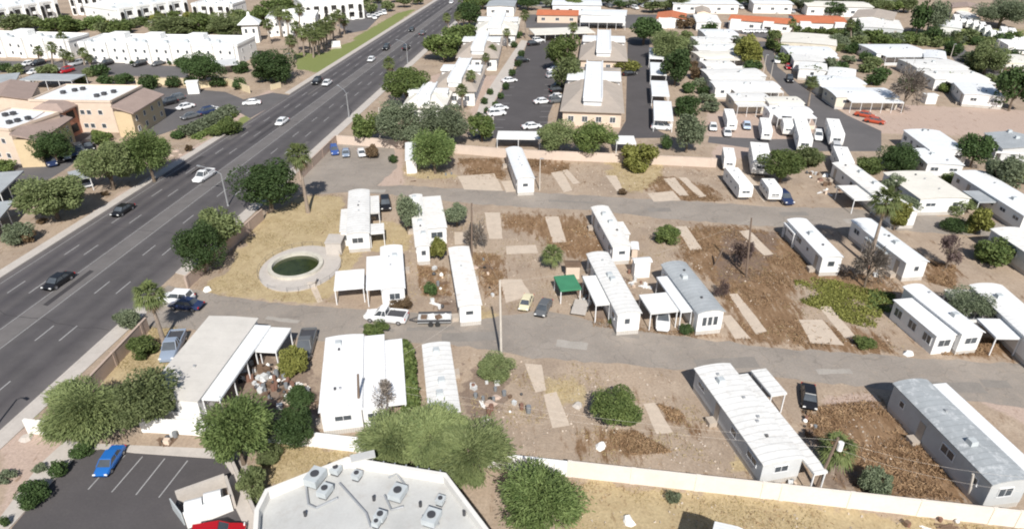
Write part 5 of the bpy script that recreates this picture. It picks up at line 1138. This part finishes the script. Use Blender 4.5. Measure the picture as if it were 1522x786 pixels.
# ------------------------------------------------------------------ planting
GM = 'olive green roadside trees'
TR = [
 ('pale',62,548,195,652,'broad feathery tree in the bottom left, left half of the pair',None,.5),
 ('olive',150,543,262,640,'broad feathery tree leaning over the tan roof',None,.5),
 ('feather',296,584,402,692,'bright green feathery tree between the block wall and junk yard',None,.5),
 ('dark',398,598,470,668,'darker small tree right of the bright green one',None,.4),
 ('pale',526,618,640,690,'huge grey green feathery tree above the commercial roof, left part',None,.5),
 ('pale',636,622,758,722,'huge grey green feathery tree, right part',None,.5),
 ('pale',575,612,705,690,'huge grey green feathery tree, middle part above the roof edge',None,.5),
 ('feather',738,684,866,796,'dense green tree right of the commercial roof',None,.4),
 ('green',871,570,961,638,'round green tree alone in the empty lots',None,.35),
 ('dark',346,236,446,308,'dark dense tree beside the tall palm at the highway',None,.45),
 ('dark',258,325,332,402,'dark green tree beside the highway wall',None,.45),
 ('olive',296,306,356,372,'olive tree touching the dark green one by the wall',None,.4),
 ('grey',584,285,624,346,'grey green tree between the two white homes',None,.5),
 ('grey',657,298,700,336,'round grey green tree right of the white home',None,.35),
 ('bare',688,325,726,374,'grey leafless bush beside the thin dark pole',None,.25),
 ('feather',612,190,678,254,'bright green tree in front of the grey olive ones',None,.35),
 ('green',520,163,568,210,'green tree at the left end of the grey olive row',None,.4),
 ('grey',556,148,640,214,'grey olive tree, widest of the row',None,.4),
 ('grey',622,148,698,212,'grey olive tree behind the bright green one',None,.4),
 ('green',694,164,738,206,'light green tree at the lot corner',None,.5),
 ('green',565,96,641,152,'round glossy green tree between highway and cream office',None,.4),
 ('green',630,48,690,86,'green tree beside the far highway, left one',None,.35),('green',656,30,712,72,'green tree beside the far highway, behind',None,.35),
 ('dark',676,2,718,36,'dark tree at the top by the highway',None,.4),
 ('green',815,50,862,102,'leafy tree between lot and far office, upper',None,.45),('olive',822,80,868,130,'leafy tree between lot and near office, lower',None,.45),
 ('olive',798,178,862,226,'olive tree behind the silvery trailer, left of two',None,.4),('green',848,177,920,230,'green tree behind the back wall, right of two',None,.4),
 ('yellow',922,213,980,256,'yellow green round tree in the empty back lots',None,.25),
 ('yellow',905,82,952,108,'yellow olive shrub between the two hip roofed offices',None,.3),
 ('dark',930,24,986,60,'dark green tree behind the far office',None,.4),('olive',958,44,1024,86,'olive tree beside the furthest white carport',None,.4),
 ('dark',982,70,1030,122,'dark tree beside the second carport',None,.4),('grey',1012,56,1040,82,'silvery round shrub beside the white homes',None,.3),
 ('dark',998,140,1046,174,'dark shrub beside the nearest carport',None,.3),('grey',1000,163,1048,222,'grey olive tree on the corner below the carports',None,.45),
 ('brown',1005,22,1032,44,'reddish brown bush by the far boxy home',None,.25),
 ('yellow',1094,54,1136,96,'yellow green tree beside the park road',None,.35),
 ('green',1128,218,1200,270,'dark green tree below the trailer row',None,.35),('olive',1180,215,1225,250,'pale olive bush right of the dark green tree',None,.2),
 ('green',1270,228,1312,262,'green bush left of the dark one by the right lane',None,.25),('dark',1304,212,1366,258,'dark green tree in front of the dirt field house',None,.3),
 ('dark',1428,194,1476,244,'dark palm like tree between the white house and grey roof',None,.5),
 ('grey',1328,288,1368,318,'grey green bush over the cream roof, lower',None,.4),('grey',1312,258,1350,290,'grey green bush over the cream roof, upper',None,.4),
 ('olive',1392,286,1446,318,'olive bush in front of the cream roofed home',None,.25),('green',1400,255,1432,276,'green bush beside the long white home',None,.2),
 ('grey',1462,226,1522,282,'grey green tree at the right edge',None,.4),('yellow',1490,238,1540,276,'yellowish palm like bush at the right edge',None,.3),
 ('yellow',1436,306,1474,352,'pale yellow bush on the right lane verge',None,.25),('dark',1400,322,1440,346,'low dark bush left of the pale yellow one',None,.1),
 ('purple',1390,340,1442,398,'leafless purplish tree behind the screened porch home',None,.4),('green',1452,350,1512,398,'green bush below the grey walled home',None,.2),
 ('bare',1270,350,1322,424,'grey leafless tree beside the leaning palm trunk',None,.5),('grey',1408,424,1482,476,'grey green tree overhanging the right edge home',None,.5),
 ('yellow',1320,290,1352,345,'pale yellow tree beside the leaning palm',None,.4),
 ('bare',1326,92,1378,158,'tall pale leafless tree in the far right park',None,.6),('dark',1486,94,1540,160,'dark tree at the right edge by the dirt field',None,.35),
 ('olive',1440,62,1502,106,'olive tree by the far car road',None,.35),('dark',1354,0,1384,48,'tall dark cypress like tree, top right',None,.4),('grey',1378,2,1414,46,'tall grey green tree next to the dark cypress',None,.5),
 ('dark',1400,60,1432,84,'dark bush at the bend of the far car road',None,.2),('grey',1222,82,1246,112,'round grey green tree between two white homes',None,.3),
 ('dark',1255,28,1280,58,'dark green tree left of the white hall',None,.4),
 ('dark',268,76,332,122,'dark spreading tree in front of the long white block',None,.45),('dark',370,72,443,126,'large dark round ficus at the highway lawn',None,.2),
 ('olive',113,206,200,276,'olive tree, left one of the pair beyond the highway',GM,.45),('feather',184,190,252,264,'green tree, right one of the pair beyond the highway',GM,.45),
 ('olive',22,252,124,322,'wide olive tree on the dirt strip left of the highway',GM,.4),('dark',44,192,110,240,'dark tree in front of the tan apartment gap',None,.35),
 ('green',160,26,194,54,'clipped green tree between the white blocks',None,.25),('olive',142,30,168,54,'olive tree left of the clipped one',None,.25),
 ('olive',0,20,58,48,'olive trees below the corner white block, left',None,.3),('green',54,24,112,48,'green bank of trees below the corner white block',None,.3),
 ('olive',218,26,290,52,'olive garden trees behind the long white block, left',None,.3),('green',262,24,320,52,'green garden trees behind the long white block',None,.3),('olive',306,22,372,52,'olive garden trees behind the long white block, right',None,.35),
 ('green',376,8,402,36,'green tree beside the white pavilion',None,.35),('olive',400,8,440,40,'olive tree left of the palm grove',None,.4),
 ('green',388,0,440,16,'green tree at the top edge above the pavilion',None,.35),
 ('yellow',412,506,456,562,'pale yellow green bush over the junk yard',None,.3),('dark',424,570,470,606,'green bush in the junk yard',None,.15),
 ('green',538,474,579,504,'green bush at the lane edge below the white pickup',None,.15),('grey',165,456,206,492,'sparse grey bush on the highway verge',None,.3),
 ('yellow',640,350,664,388,'yellow green yucca like bush between the white homes',None,.35),('bare',540,560,590,622,'leafless thin tree between the stepped roofs',None,.6),
 ('grey',1456,4,1530,26,'grey green trees at the top right corner',None,.35),('dark',1218,4,1262,22,'dark trees above the orange garage row',None,.3),
 ('purple',1060,410,1085,445,'brown leafless bush in the weeds',None,.2),('purple',1085,345,1125,395,'brown thorny leafless bush by the bare pole',None,.4)]
for k, a, b_, c, d, lb, g_, tf in TR: tree(k, a, b_, c, d, lb, g_, tf)
SR = [
 ('green',185,497,234,536,'round green bush inside the pinkish wall'),('brown',571,436,612,466,'dry brown round bush above the white pickup'),('olive',705,534,768,556,'low dark succulent clump at the foot of the pale pole'),
 ('green',968,333,1012,364,'round green bush alone in the upper lots'),('dark',103,657,142,677,'dark low bush left of the blue car'),('dark',72,683,99,711,'dark bush, middle of the kerb planting'),('dark',17,712,70,757,'largest dark bush of the kerb planting'),('grey',-8,698,22,718,'grey bush at the bottom left edge'),
 ('grey',48,686,68,704,'small grey bush on the highway verge'),('dark',0,762,14,786,'dark bush in the bottom left corner'),
 ('grey',0,326,48,366,'grey brush on the dirt strip at the left edge'),('brown',30,340,52,362,'small brown bush beside the grey brush'),('brown',54,324,70,332,'tiny brown bush on the dirt strip'),('brown',148,284,162,292,'tiny brown bush near the olive pair'),
 ('green',318,176,362,200,'green flower bed bush by the entrance lawn'),('green',308,188,330,204,'small green bush below the flower bed'),('brown',274,214,286,226,'brown bush at the entrance rocks'),
 ('dark',1009,480,1032,498,'dark round bush in front of the bay window home'),('green',905,470,921,484,'small green bush under the lattice porch'),
 ('brown',640,222,662,238,'dry brown bush behind the blue cars'),('dark',577,229,592,243,'small dark bush left of the hidden white shed'),('brown',540,214,565,236,'brown dry bush right of the three cars'),
 ('grey',990,725,1012,748,'small grey green agave below the cream wall'),('brown',918,281,935,290,'small brown bush at the lane edge'),
 ('dark',982,196,1000,226,'dark bush at the corner of the trailer lot'),('dark',628,418,652,440,'brown green bush beside the single white home'),
 ('grey',1278,690,1330,740,'grey leafless brush beside the fan palm'),('olive',395,655,414,700,'olive bush behind the commercial roof'),('olive',350,690,395,745,'olive bush bank by the low grey wall'),
 ('olive',380,664,420,690,'olive bush in the dry strip by the roof'),('green',1268,500,1300,516,'low weed bush at the lane edge'),('yellow',1350,438,1375,452,'pale grass tuft beside the weeds')]
for k, a, b_, c, d, lb in SR: tree(k, a, b_, c, d, lb, None, .05, 'shrub', 'shrub')
GB = 'clipped hedge balls'
for a, b_, c, d, lb in ((205,110,234,134,'clipped ball left of the cream wall gap'),(244,112,270,131,'clipped ball second from the left'),(272,112,296,130,'clipped ball third from the left'),(310,114,338,130,'clipped grey green ball right of the gate pillar'),(344,114,368,134,'clipped ball nearest the entrance flower bed'),(142,110,170,128,'clipped ball leftmost behind the white roof'),(165,108,198,128,'wide clipped ball beside the leftmost one'),
    (300,76,322,90,'dark ball shrub before the long white block'),(332,68,354,90,'dark cone shrub at the end of the long white block'),(192,90,200,97,'little ball by the black cars'),(230,89,240,97,'little ball right of the black cars'),(248,90,255,97,'smallest ball in front of the long block')): tree('dark', a, b_, c, d, lb, GB, .03, 'shrub', 'clipped_shrub')
GE = 'hedge along the far lawn'
for k in range(11): tree('green', 1172+k*18, 38+k*1.2, 1192+k*18, 51+k*1.3, 'clipped green hedge bush along the lawn before the orange garages', GE, .03, 'shrub', 'hedge_bush')
rr = random.Random(21)
for lb, g_, kinds, pts in (('leafy garden tree between the white apartment blocks', 'garden trees between the white blocks', ('olive', 'green', 'yellow', 'feather'), [(u, 27+rr.uniform(-4, 12)+(u < 200)*4) for u in list(range(96, 210, 14))+list(range(214, 392, 11))]),
    ('leafy tree near the parked car road below the white blocks', 'trees along the apartment car road', ('dark', 'olive'), [(8, 100), (22, 103), (70, 104), (120, 118), (130, 108), (148, 104), (270, 92), (286, 94), (358, 100)]),
    ('low tree in the green belt behind the far park', 'trees of the green belt', ('dark', 'olive', 'green', 'grey'), [(u, 55+rr.uniform(-4, 7)) for u in range(1245, 1522, 13)]+[(1288,100),(1296,92),(1262,88),(1250,98),(1310,108),(1300,118),(1345,122),(1352,130),(1420,118),(1405,130),(1480,118),(1500,112),(1450,98),(1445,84),(1500,82),(1516,98),(1246,122),(1206,108)]),
    ('small garden tree between the crosswise homes and carports', 'garden trees by the crosswise homes', ('dark', 'olive', 'brown', 'grey'), [(1022, 52), (1030, 98), (1036, 108), (1040, 122), (1046, 134), (1052, 146), (1024, 130), (1058, 158), (1098, 60), (1120, 100), (1112, 72), (1056, 42)]),
    ('small tree at the roadside of the tan apartments', 'trees by the tan apartments', ('olive', 'green', 'dark'), [(220, 178), (205, 186), (150, 206), (8, 246), (60, 236), (262, 200), (276, 190), (228, 120)])):
    for u, v in pts:
        s = rr.uniform(15, 25); tree(rr.choice(kinds), u-s*.65, v-s*.45, u+s*.65, v+s*.45, lb, g_, .2)
# long hedges
def hedge(lb, pts, wd, h, kind, seed, n=2600):
    q = [P(*p) for p in pts]; g_ = np.random.default_rng(seed); seg = g_.integers(0, len(q)-1, n); t = g_.random(n)
    A = np.array([tuple(p) for p in q]); base_ = A[seg]+(A[seg+1]-A[seg])*t[:, None]; a = g_.uniform(0, np.pi, n)
    d = (A[seg+1]-A[seg]); d /= np.linalg.norm(d, axis=1)[:, None]; nn = np.stack([-d[:, 1], d[:, 0]], 1)
    p = np.zeros((n, 3)); p[:, :2] = base_+nn*(np.cos(a)*wd/2*g_.uniform(.7, 1.25, n)*(1+.25*np.sin(t*23+seg*9)))[:, None]; p[:, 2] = np.abs(np.sin(a))**.5*h*g_.uniform(.85, 1.05, n)*np.where(g_.random(n) < .35, g_.random(n), 1)
    c0 = A.mean(0); p[:, 0] -= c0[0]; p[:, 1] -= c0[1]; u = g_.normal(size=(n, 3)); u /= np.linalg.norm(u, axis=1)[:, None]; b_ = np.cross(u, g_.normal(size=(n, 3))); b_ /= np.linalg.norm(b_, axis=1)[:, None]
    v, f = quads(p, u*.2, b_*.14); o = link('hedge', npmesh('hedge', v, f, LEAF[kind]), None, (c0[0], c0[1], 0)); tag(o, lb, 'hedge')
hedge('tall narrow green hedge column between two white roofs', [(613,628),(607,560),(604,530)], 1.5, 2.6, 'green', 3, 2600)
hedge('long grey green clipped hedge beside the entrance drive', [(276,205),(312,188),(344,168)], 4., 2.2, 'grey', 4, 4200)
hedge('green lower side of the hedge along the entrance lawn', [(290,208),(322,192),(350,170)], 1.6, 1., 'green', 5, 1800)
hedge('low hedge in front of the tan apartments', [(140,200),(165,206)], 1.2, 1., 'green', 6, 900)
# palms
palm((458,316),(443,231),3.0,'tall fan palm beside the dark tree, its shadow on the lane')
palm((244,509),(221,438),2.5,'fan palm at the highway wall above the tan roof')
palm((1290,395),(1318,298),2.9,'tall leaning palm behind the half grey roof')
palm((1201,158),(1207,122),2.4,'slender palm beside the park road')
palm((1235,702),(1244,668),2.4,'green fan palm at the transformer pole',skirt=False)
palm((822,400),(821,378),2.2,'short stout fan palm above the green canopy',skirt=False)
palm((652,372),(651,364),1.6,'little fan palm between the white homes',skirt=False)
palm((590,116),(578,94),2.6,'fan palm at the highway above the round glossy tree'); palm((700,150),(700,112),2.,'palm beside the cream office, middle one'); palm((688,168),(686,134),2.2,'palm beside the cream office, nearest one')
palm((733,97),(732,73),2.,'palm between the third office and the lot'); palm((722,108),(722,85),1.8,'shorter palm between the offices'); palm((755,72),(753,48),2.,'palm at the furthest cream office')
palm((1265,66),(1264,36),2.4,'palm left of the white hall'); palm((1103,92),(1100,66),2.4,'palm in front of the yellow green tree'); palm((1178,60),(1178,34),2.2,'palm at the left end of the far hedge'); palm((1160,78),(1155,52),2.2,'palm beside the far end of the park road')
palm((782,58),(780,22),2.6,'tall palm in front of the first orange roof, left'); palm((851,75),(852,40),2.4,'palm beside the far office corner'); palm((1420,80),(1424,56),2.2,'palm on the bend of the far car road')
GP1, GP2 = 'fan palms before the left white block', 'palm grove beside the highway lawn'
for bs, tp, r_, lb in (((58,96),(57,76),2.2,'fan palm leftmost before the white block'),((78,96),(77,70),2.4,'fan palm second from left before the white block'),((96,99),(94,80),2.2,'fan palm low in the group before the white block'),((92,84),(91,56),2.6,'tallest fan palm between the two white blocks'),
    ((126,97),(123,78),2.2,'fan palm right of the gap between the white blocks'),((134,97),(132,86),1.8,'short fan palm rightmost of the group'),((104,98),(104,84),2.,'small fan palm in the gap of the white blocks')): palm(bs, tp, r_, lb, GP1)
k = 0
for bs, tp in (((452,84),(450,50)),((462,80),(458,44)),((470,76),(468,42)),((478,72),(476,38)),((486,68),(484,34)),((496,62),(494,28)),((506,56),(503,22)),((443,80),(440,40)),((466,86),(465,55)),((474,82),(474,50)),((482,76),(481,46)),((492,70),(490,40)),((430,62),(427,24)),((418,56),(414,20)),((446,62),(445,14)),((436,92),(432,60)),((512,52),(511,30)),((402,66),(398,36))):
    palm(bs, tp, 2.7, 'palm of the dense grove beside the highway lawn', GP2); k += 1
for bs, tp in (((690,42),(688,18)),((682,46),(680,24)),((668,50),(664,26))): palm(bs, tp, 2.4, 'palm in the cluster beside the far highway', 'palms beside the far highway')
for bs, tp in (((236,42),(235,22)),((290,46),(290,24)),((348,44),(346,20)),((262,44),(262,26)),((320,46),(318,24)),((180,14),(180,-4))): palm(bs, tp, 2.2, 'garden palm behind the long white block', 'garden palms')
# trees lining the very top
rr = random.Random(11); tops = [(u, rr.uniform(-4, 8)) for u in range(700, 1360, 17)]
for i, (u, v) in enumerate(tops):
    s = rr.uniform(14, 26); tree(rr.choice(('dark', 'olive', 'green', 'grey')), u-s*.7, v-s*.35, u+s*.7, v+s*.35, 'leafy tree in the scattered row along the top edge', 'trees along the top edge', .35)
rr = random.Random(5)
for (u, v) in ((552,12),(575,8),(600,2),(620,-2),(540,2),(590,-6),(560,-4)):
    tree('olive', u-11, v-7, u+11, v+7, 'tree beside the highway lawn at the top', 'trees at the top of the highway lawn', .35)
for (u, v) in ((1148,66),(1162,72),(1168,86),(1152,52),(1250,70),(1268,72),(1287,85),(1240,74),(1275,62),(1330,64),(1352,60),(1372,62),(1392,64),(1412,62),(1300,58),(1316,60)):
    s = rr.uniform(14, 22); tree(rr.choice(('dark', 'olive', 'green')), u-s*.6, v-s*.45, u+s*.6, v+s*.45, 'small garden tree among the homes of the far right park', 'garden trees of the far park', .15)
for (u, v) in ((775,80),(770,94),(762,108),(752,128),(744,142),(736,156),(720,150),(728,136),(724,165),(712,172),(764,66),(772,52)):
    tree('dark', u-6, v-6, u+6, v+6, 'small clipped bush along the office walk', 'bushes along the office walk', .05, 'shrub', 'shrub')

# ------------------------------------------------------------------ dry weeds, junk, loose things
def weeds(name, label, poly, n, m, ln=.5, up=.35, seed=1, thr=.0, wd=.22):
    g_ = np.random.default_rng(seed); pl = PX(poly); xs = [p[0] for p in pl]; ys = [p[1] for p in pl]
    X_ = g_.uniform(min(xs), max(xs), n*3); Y_ = g_.uniform(min(ys), max(ys), n*3); k = inpoly(X_, Y_, pl)
    w1 = np.sin(X_*.7+np.sin(Y_*.5)*2+seed)+np.sin(Y_*.9+X_*.3)+np.sin(X_*.27-Y_*.41+seed*2)*1.2+np.sin(X_*2.1+Y_*1.7)*.5; k &= w1+g_.normal(0, .75, len(X_)) > thr
    k &= ((X_-pc.x)/(e1+.3))**2+((Y_-pc.y)/(e2+.3))**2 > 1
    for pq in PADS: k &= ~(inpoly(X_, Y_, PX(pq)) & (g_.random(len(X_)) < .93))
    X_, Y_ = X_[k][:n], Y_[k][:n]; m_ = len(X_)
    if m_ < 5: return
    p = np.stack([X_, Y_, np.abs(g_.normal(0, up*.45, m_))+.03], 1); a = g_.normal(size=(m_, 3)); a[:, 2] = np.abs(a[:, 2])*.8; a /= np.linalg.norm(a, axis=1)[:, None]; b_ = np.cross(a, g_.normal(size=(m_, 3))); b_ /= np.linalg.norm(b_, axis=1)[:, None]
    s = ln*g_.uniform(.5, 1.3, m_)[:, None]; v, f = quads(p, a*s/2, b_*s*wd/2); c0 = v.mean(0); c0[2] = 0; o = link(name, npmesh(name, v-c0, f, m), None, tuple(c0)); tag(o, label, 'dry weeds', kind='stuff')
MWB = leafmat('brown weeds', (.15, .085, .045), (.37, .255, .15), .1); MWS = leafmat('straw weeds', (.24, .18, .08), (.42, .34, .18), .1)
BL = ['dry brown brush covering the lots right of the bay window home','dry brown brush between the two near row homes','dry brown brush by the cream wall','dry brown brush left of the long trailer','dry brush in the back lot left of the silvery trailer','dry brush right of the silvery trailer','dry brush near the back wall at right','dry brush strip right of the round tree','dry brush beside the single white home','dry brush above the screened porch home','dry brush along the right lane edge','dry brush between the white homes','dry brush on the lane verge']
for i, pl in enumerate(BROWN): weeds('dry_brush', BL[i] if i < len(BL) else BL[-1], pl, 10000 if i == 0 else 7500 if i == 1 else 2200, MWB, .42, .26 if i < 3 else .16, i+1, .2 if i != 1 else -.4, .13)
SL = ['straw coloured grass around the pool','straw grass inside the highway wall','straw grass below the cream wall','dry grass by the commercial roof','dry grass by the hidden shed','pale grass around the yellow green tree']
for i, pl in enumerate(STRAW[:6]): weeds('dry_grass', SL[i], pl, (9000, 3000, 9000, 2000, 800, 2000)[i], MWS, .22, .1, i+30, .2, .15)
weeds('green_weeds', 'yellow green creeping weeds in the brown brush', [(1180,418),(1215,412),(1290,430),(1325,440),(1300,490),(1260,480),(1225,462),(1190,450)], 11000, LEAF['yellow'], .24, .28, 77, -.5, .5)
weeds('green_weeds', 'low green weeds beside the screened porch', [(1290,430),(1330,440),(1325,465),(1290,460)], 1500, LEAF['green'], .35, .4, 78, -.5, .5)
LOTS = [[(690,318),(870,322),(1000,335),(1100,342),(1180,350),(1330,430),(1350,520),(1100,505),(1000,490),(880,470),(760,462),(700,455)],
        [(600,250),(760,240),(1050,250),(1150,300),(900,288),(700,275),(600,270)], [(700,520),(1000,560),(1130,720),(860,700),(700,665)],
        [(1190,590),(1310,580),(1470,745),(1240,720)], [(-30,415),(60,345),(150,290),(280,215),(330,185),(250,225),(100,310),(0,370)], [(860,715),(1520,790),(1500,860),(800,860)], [(520,330),(720,330),(720,455),(600,450),(600,380)]]
MRB = mat('pale rubble', (.45, .385, .32), .9, .3, 3); LL = ['pale rubble strewn over the middle lots', 'pale rubble strewn over the back lots', 'pale rubble strewn over the near lots', 'pale rubble between the two near row homes', 'gravel bits on the highway verge', 'pale bits in the straw grass below the cream wall', 'pale rubble between the white homes']
for i, pl in enumerate(LOTS):
    weeds('rubble', LL[i], pl, (900, 400, 500, 200, 300, 200, 350)[i], MRB, .2, .05, i+60, -.5, .7)
    weeds('dry_tufts', 'scattered dry tufts, '+LL[i].split(' ', 3)[-1] if False else ('scattered dry tufts on the middle lots', 'scattered dry tufts on the back lots', 'scattered dry tufts on the near lots', 'scattered dry tufts between the near homes', 'scattered dry tufts on the highway verge', 'scattered dry tufts below the cream wall', 'scattered dry tufts between the white homes')[i], pl, (5000, 2600, 3200, 800, 700, 1600, 1500)[i], MWB if i % 2 else MWS, .32, .14, i+80, .9, .14)
# junk
def crate(m, s): mb = MB(); mb.box((0, 0, s*.45), (s, s*.8, s*.9)); mb.box((0, 0, s*.93), (s*1.06, s*.86, s*.08)); return mb.mesh('crate', m)
def tyre_mesh():
    mb = MB(); n = 14; pr = [(.32, 0), (.32, .22), (.17, .22), (.17, 0)]; vs = [(r_*math.cos(2*math.pi*k/n), r_*math.sin(2*math.pi*k/n), z) for k in range(n) for r_, z in pr]
    return mb.raw(vs, [[k*4+j, ((k+1) % n)*4+j, ((k+1) % n)*4+(j+1) % 4, k*4+(j+1) % 4] for k in range(n) for j in range(4)]).mesh('old_tyre', M_TYRE)
def drum(m): return MB().tube([(0, 0, 0), (0, 0, .3), (0, 0, .32), (0, 0, .6), (0, 0, .62), (0, 0, .88)], [.28, .28, .3, .28, .3, .28], 12).mesh('barrel', m)
def plank(m): return MB().box((0, 0, .05), (2.2, .25, .06)).box((.1, .35, .07), (1.9, .25, .05), .12).box((0, .1, .15), (1.6, .2, .05), .5).mesh('plank_pile', m)
def bag(m): mb = MB(); mb.tube([(0, 0, 0), (0, 0, .15), (0, 0, .4), (0, 0, .55), (0, 0, .65)], [.25, .36, .3, .12, .05], 9); return mb.mesh('bag', m, True)
MR_, MBl_ = mat('faded red plastic', (.20, .11, .08), .7), mat('faded blue plastic', (.19, .20, .21), .7)
JK = [('crate', crate(M_WOOD, .8), 'wooden crate'), ('crate', crate(M_GWALL, .7), 'pale box'), ('old_tyre', tyre_mesh(), 'old tyre'), ('barrel', drum(MBl_), 'faded blue barrel'), ('plank_pile', plank(M_WOOD), 'plank pile'), ('bag', bag(M_WSTUCCO), 'white bag'), ('bag', bag(M_DMETAL), 'black bag'), ('plank_pile', plank(M_WWALL), 'pale plank pile'), ('barrel', drum(MR_), 'faded red barrel'), ('crate', crate(M_PSTUCCO, .6), 'pinkish box')]
def junk(poly, n, where, seed):
    r_ = random.Random(seed); xs = [p[0] for p in poly]; ys = [p[1] for p in poly]; k = 0
    while k < n:
        u, v = r_.uniform(min(xs), max(xs)), r_.uniform(min(ys), max(ys))
        if not inpoly(np.array([u]), np.array([v]), poly)[0]: continue
        nm, m, lb = r_.choice(JK); q = P(u, v); o = link(nm, m, None, (q.x, q.y, .01), r_.uniform(0, 6.28)); s = r_.uniform(.45, .95); o.scale = (s, s, s*r_.uniform(.8, 1.2)); tag(o, lb+' '+where, nm.replace('_', ' '), lb+' '+where); k += 1
junk([(372,530),(402,535),(420,560),(462,575),(462,600),(420,615),(380,580),(350,570)], 130, 'in the cluttered yard by the tan roof', 1)
junk([(572,560),(598,560),(598,600),(575,600)], 8, 'under the stepped canopy', 2); junk([(632,400),(660,400),(668,440),(655,462),(640,455)], 16, 'left of the single white home', 3)
junk([(715,380),(730,400),(735,445),(722,448)], 9, 'right of the single white home', 4); junk([(855,425),(880,425),(885,455),(860,450)], 10, 'below the green canopy', 5)
junk([(930,400),(965,405),(965,430),(940,428)], 12, 'between the porch home and the carport', 6); junk([(1195,255),(1245,255),(1255,290),(1215,290)], 22, 'beside the red clutter of the upper right home', 7)
junk([(700,570),(740,560),(740,620),(712,630)], 14, 'on the rubble beside the narrow home', 8); junk([(1180,590),(1195,600),(1215,640),(1200,650)], 8, 'right of the largest near home', 9)
junk([(480,590),(505,600),(505,632),(480,632)], 7, 'before the stepped roofs', 10); junk([(1145,715),(1190,712),(1185,728),(1150,725)], 7, 'on the porch by the cream wall', 11)
junk([(720,585),(760,560),(800,600),(760,640)], 8, 'scattered in the bare lot', 12); junk([(235,645),(268,645),(268,662),(235,662)], 7, 'on the strip below the white wall', 13); junk([(1340,775),(1420,772),(1430,786),(1340,786)], 6, 'at the bottom right verge', 14)
junk([(1265,395),(1345,395),(1345,412),(1280,415)], 7, 'around the half grey roofed home', 15); junk([(600,255),(700,260),(700,275),(600,270)], 5, 'near the hidden shed', 16)
for u, v, m, lb in ((858,603,M_SIDE,'white slab lying left of the round green tree'),(894,663,M_WSTUCCO,'crumpled white sheet on the brown brush'),(721,626,M_SIDE,'white plank heap beside the rubble'),(1350,527,M_WSTUCCO,'white panel on the verge before the screened porch'),(309,431,M_WSTUCCO,'small white heap on the grass at the lane mouth'),(38,652,M_SIDE,'pale boulder on the highway verge'),(935,775,M_WSTUCCO,'small white rock in the dry grass'),(1219,268,MR_,'red heap beside the upper right home'),(1227,262,M_WSTUCCO,'white tarp heap above the red one')):
    q = P(u, v); r_ = random.Random(u); mb = MB(); pts = [(math.cos(t*.9)*r_.uniform(.4, .9), math.sin(t*.9)*r_.uniform(.35, .8)) for t in range(7)]; mb.prism(pts, 0, r_.uniform(.25, .5), [(x*.6+.1, y*.6) for x, y in pts]); tag(mb.build('heap', m, None, (q.x, q.y, .01), r_.uniform(0, 3)), lb, 'heap')
for u, v, s in ((690,405,.9),(705,398,.7),(694,420,.6),(728,600,.8),(737,590,.6),(290,205,.5),(262,225,.8),(268,230,.6),(255,232,.7),(264,238,.5)):
    q = P(u, v); r_ = random.Random(int(u*v)); mb = MB(); pts = [(math.cos(t*.9)*r_.uniform(.7, 1.2)*s, math.sin(t*.9)*r_.uniform(.6, 1.)*s) for t in range(7)]; mb.prism(pts, 0, .35*s, [(x*.6, y*.6) for x, y in pts]); o = mb.build('rock', M_PBLOCK, None, (q.x, q.y, .0)); tag(o, 'pinkish rock on the bare ground', 'rock', 'rocks')
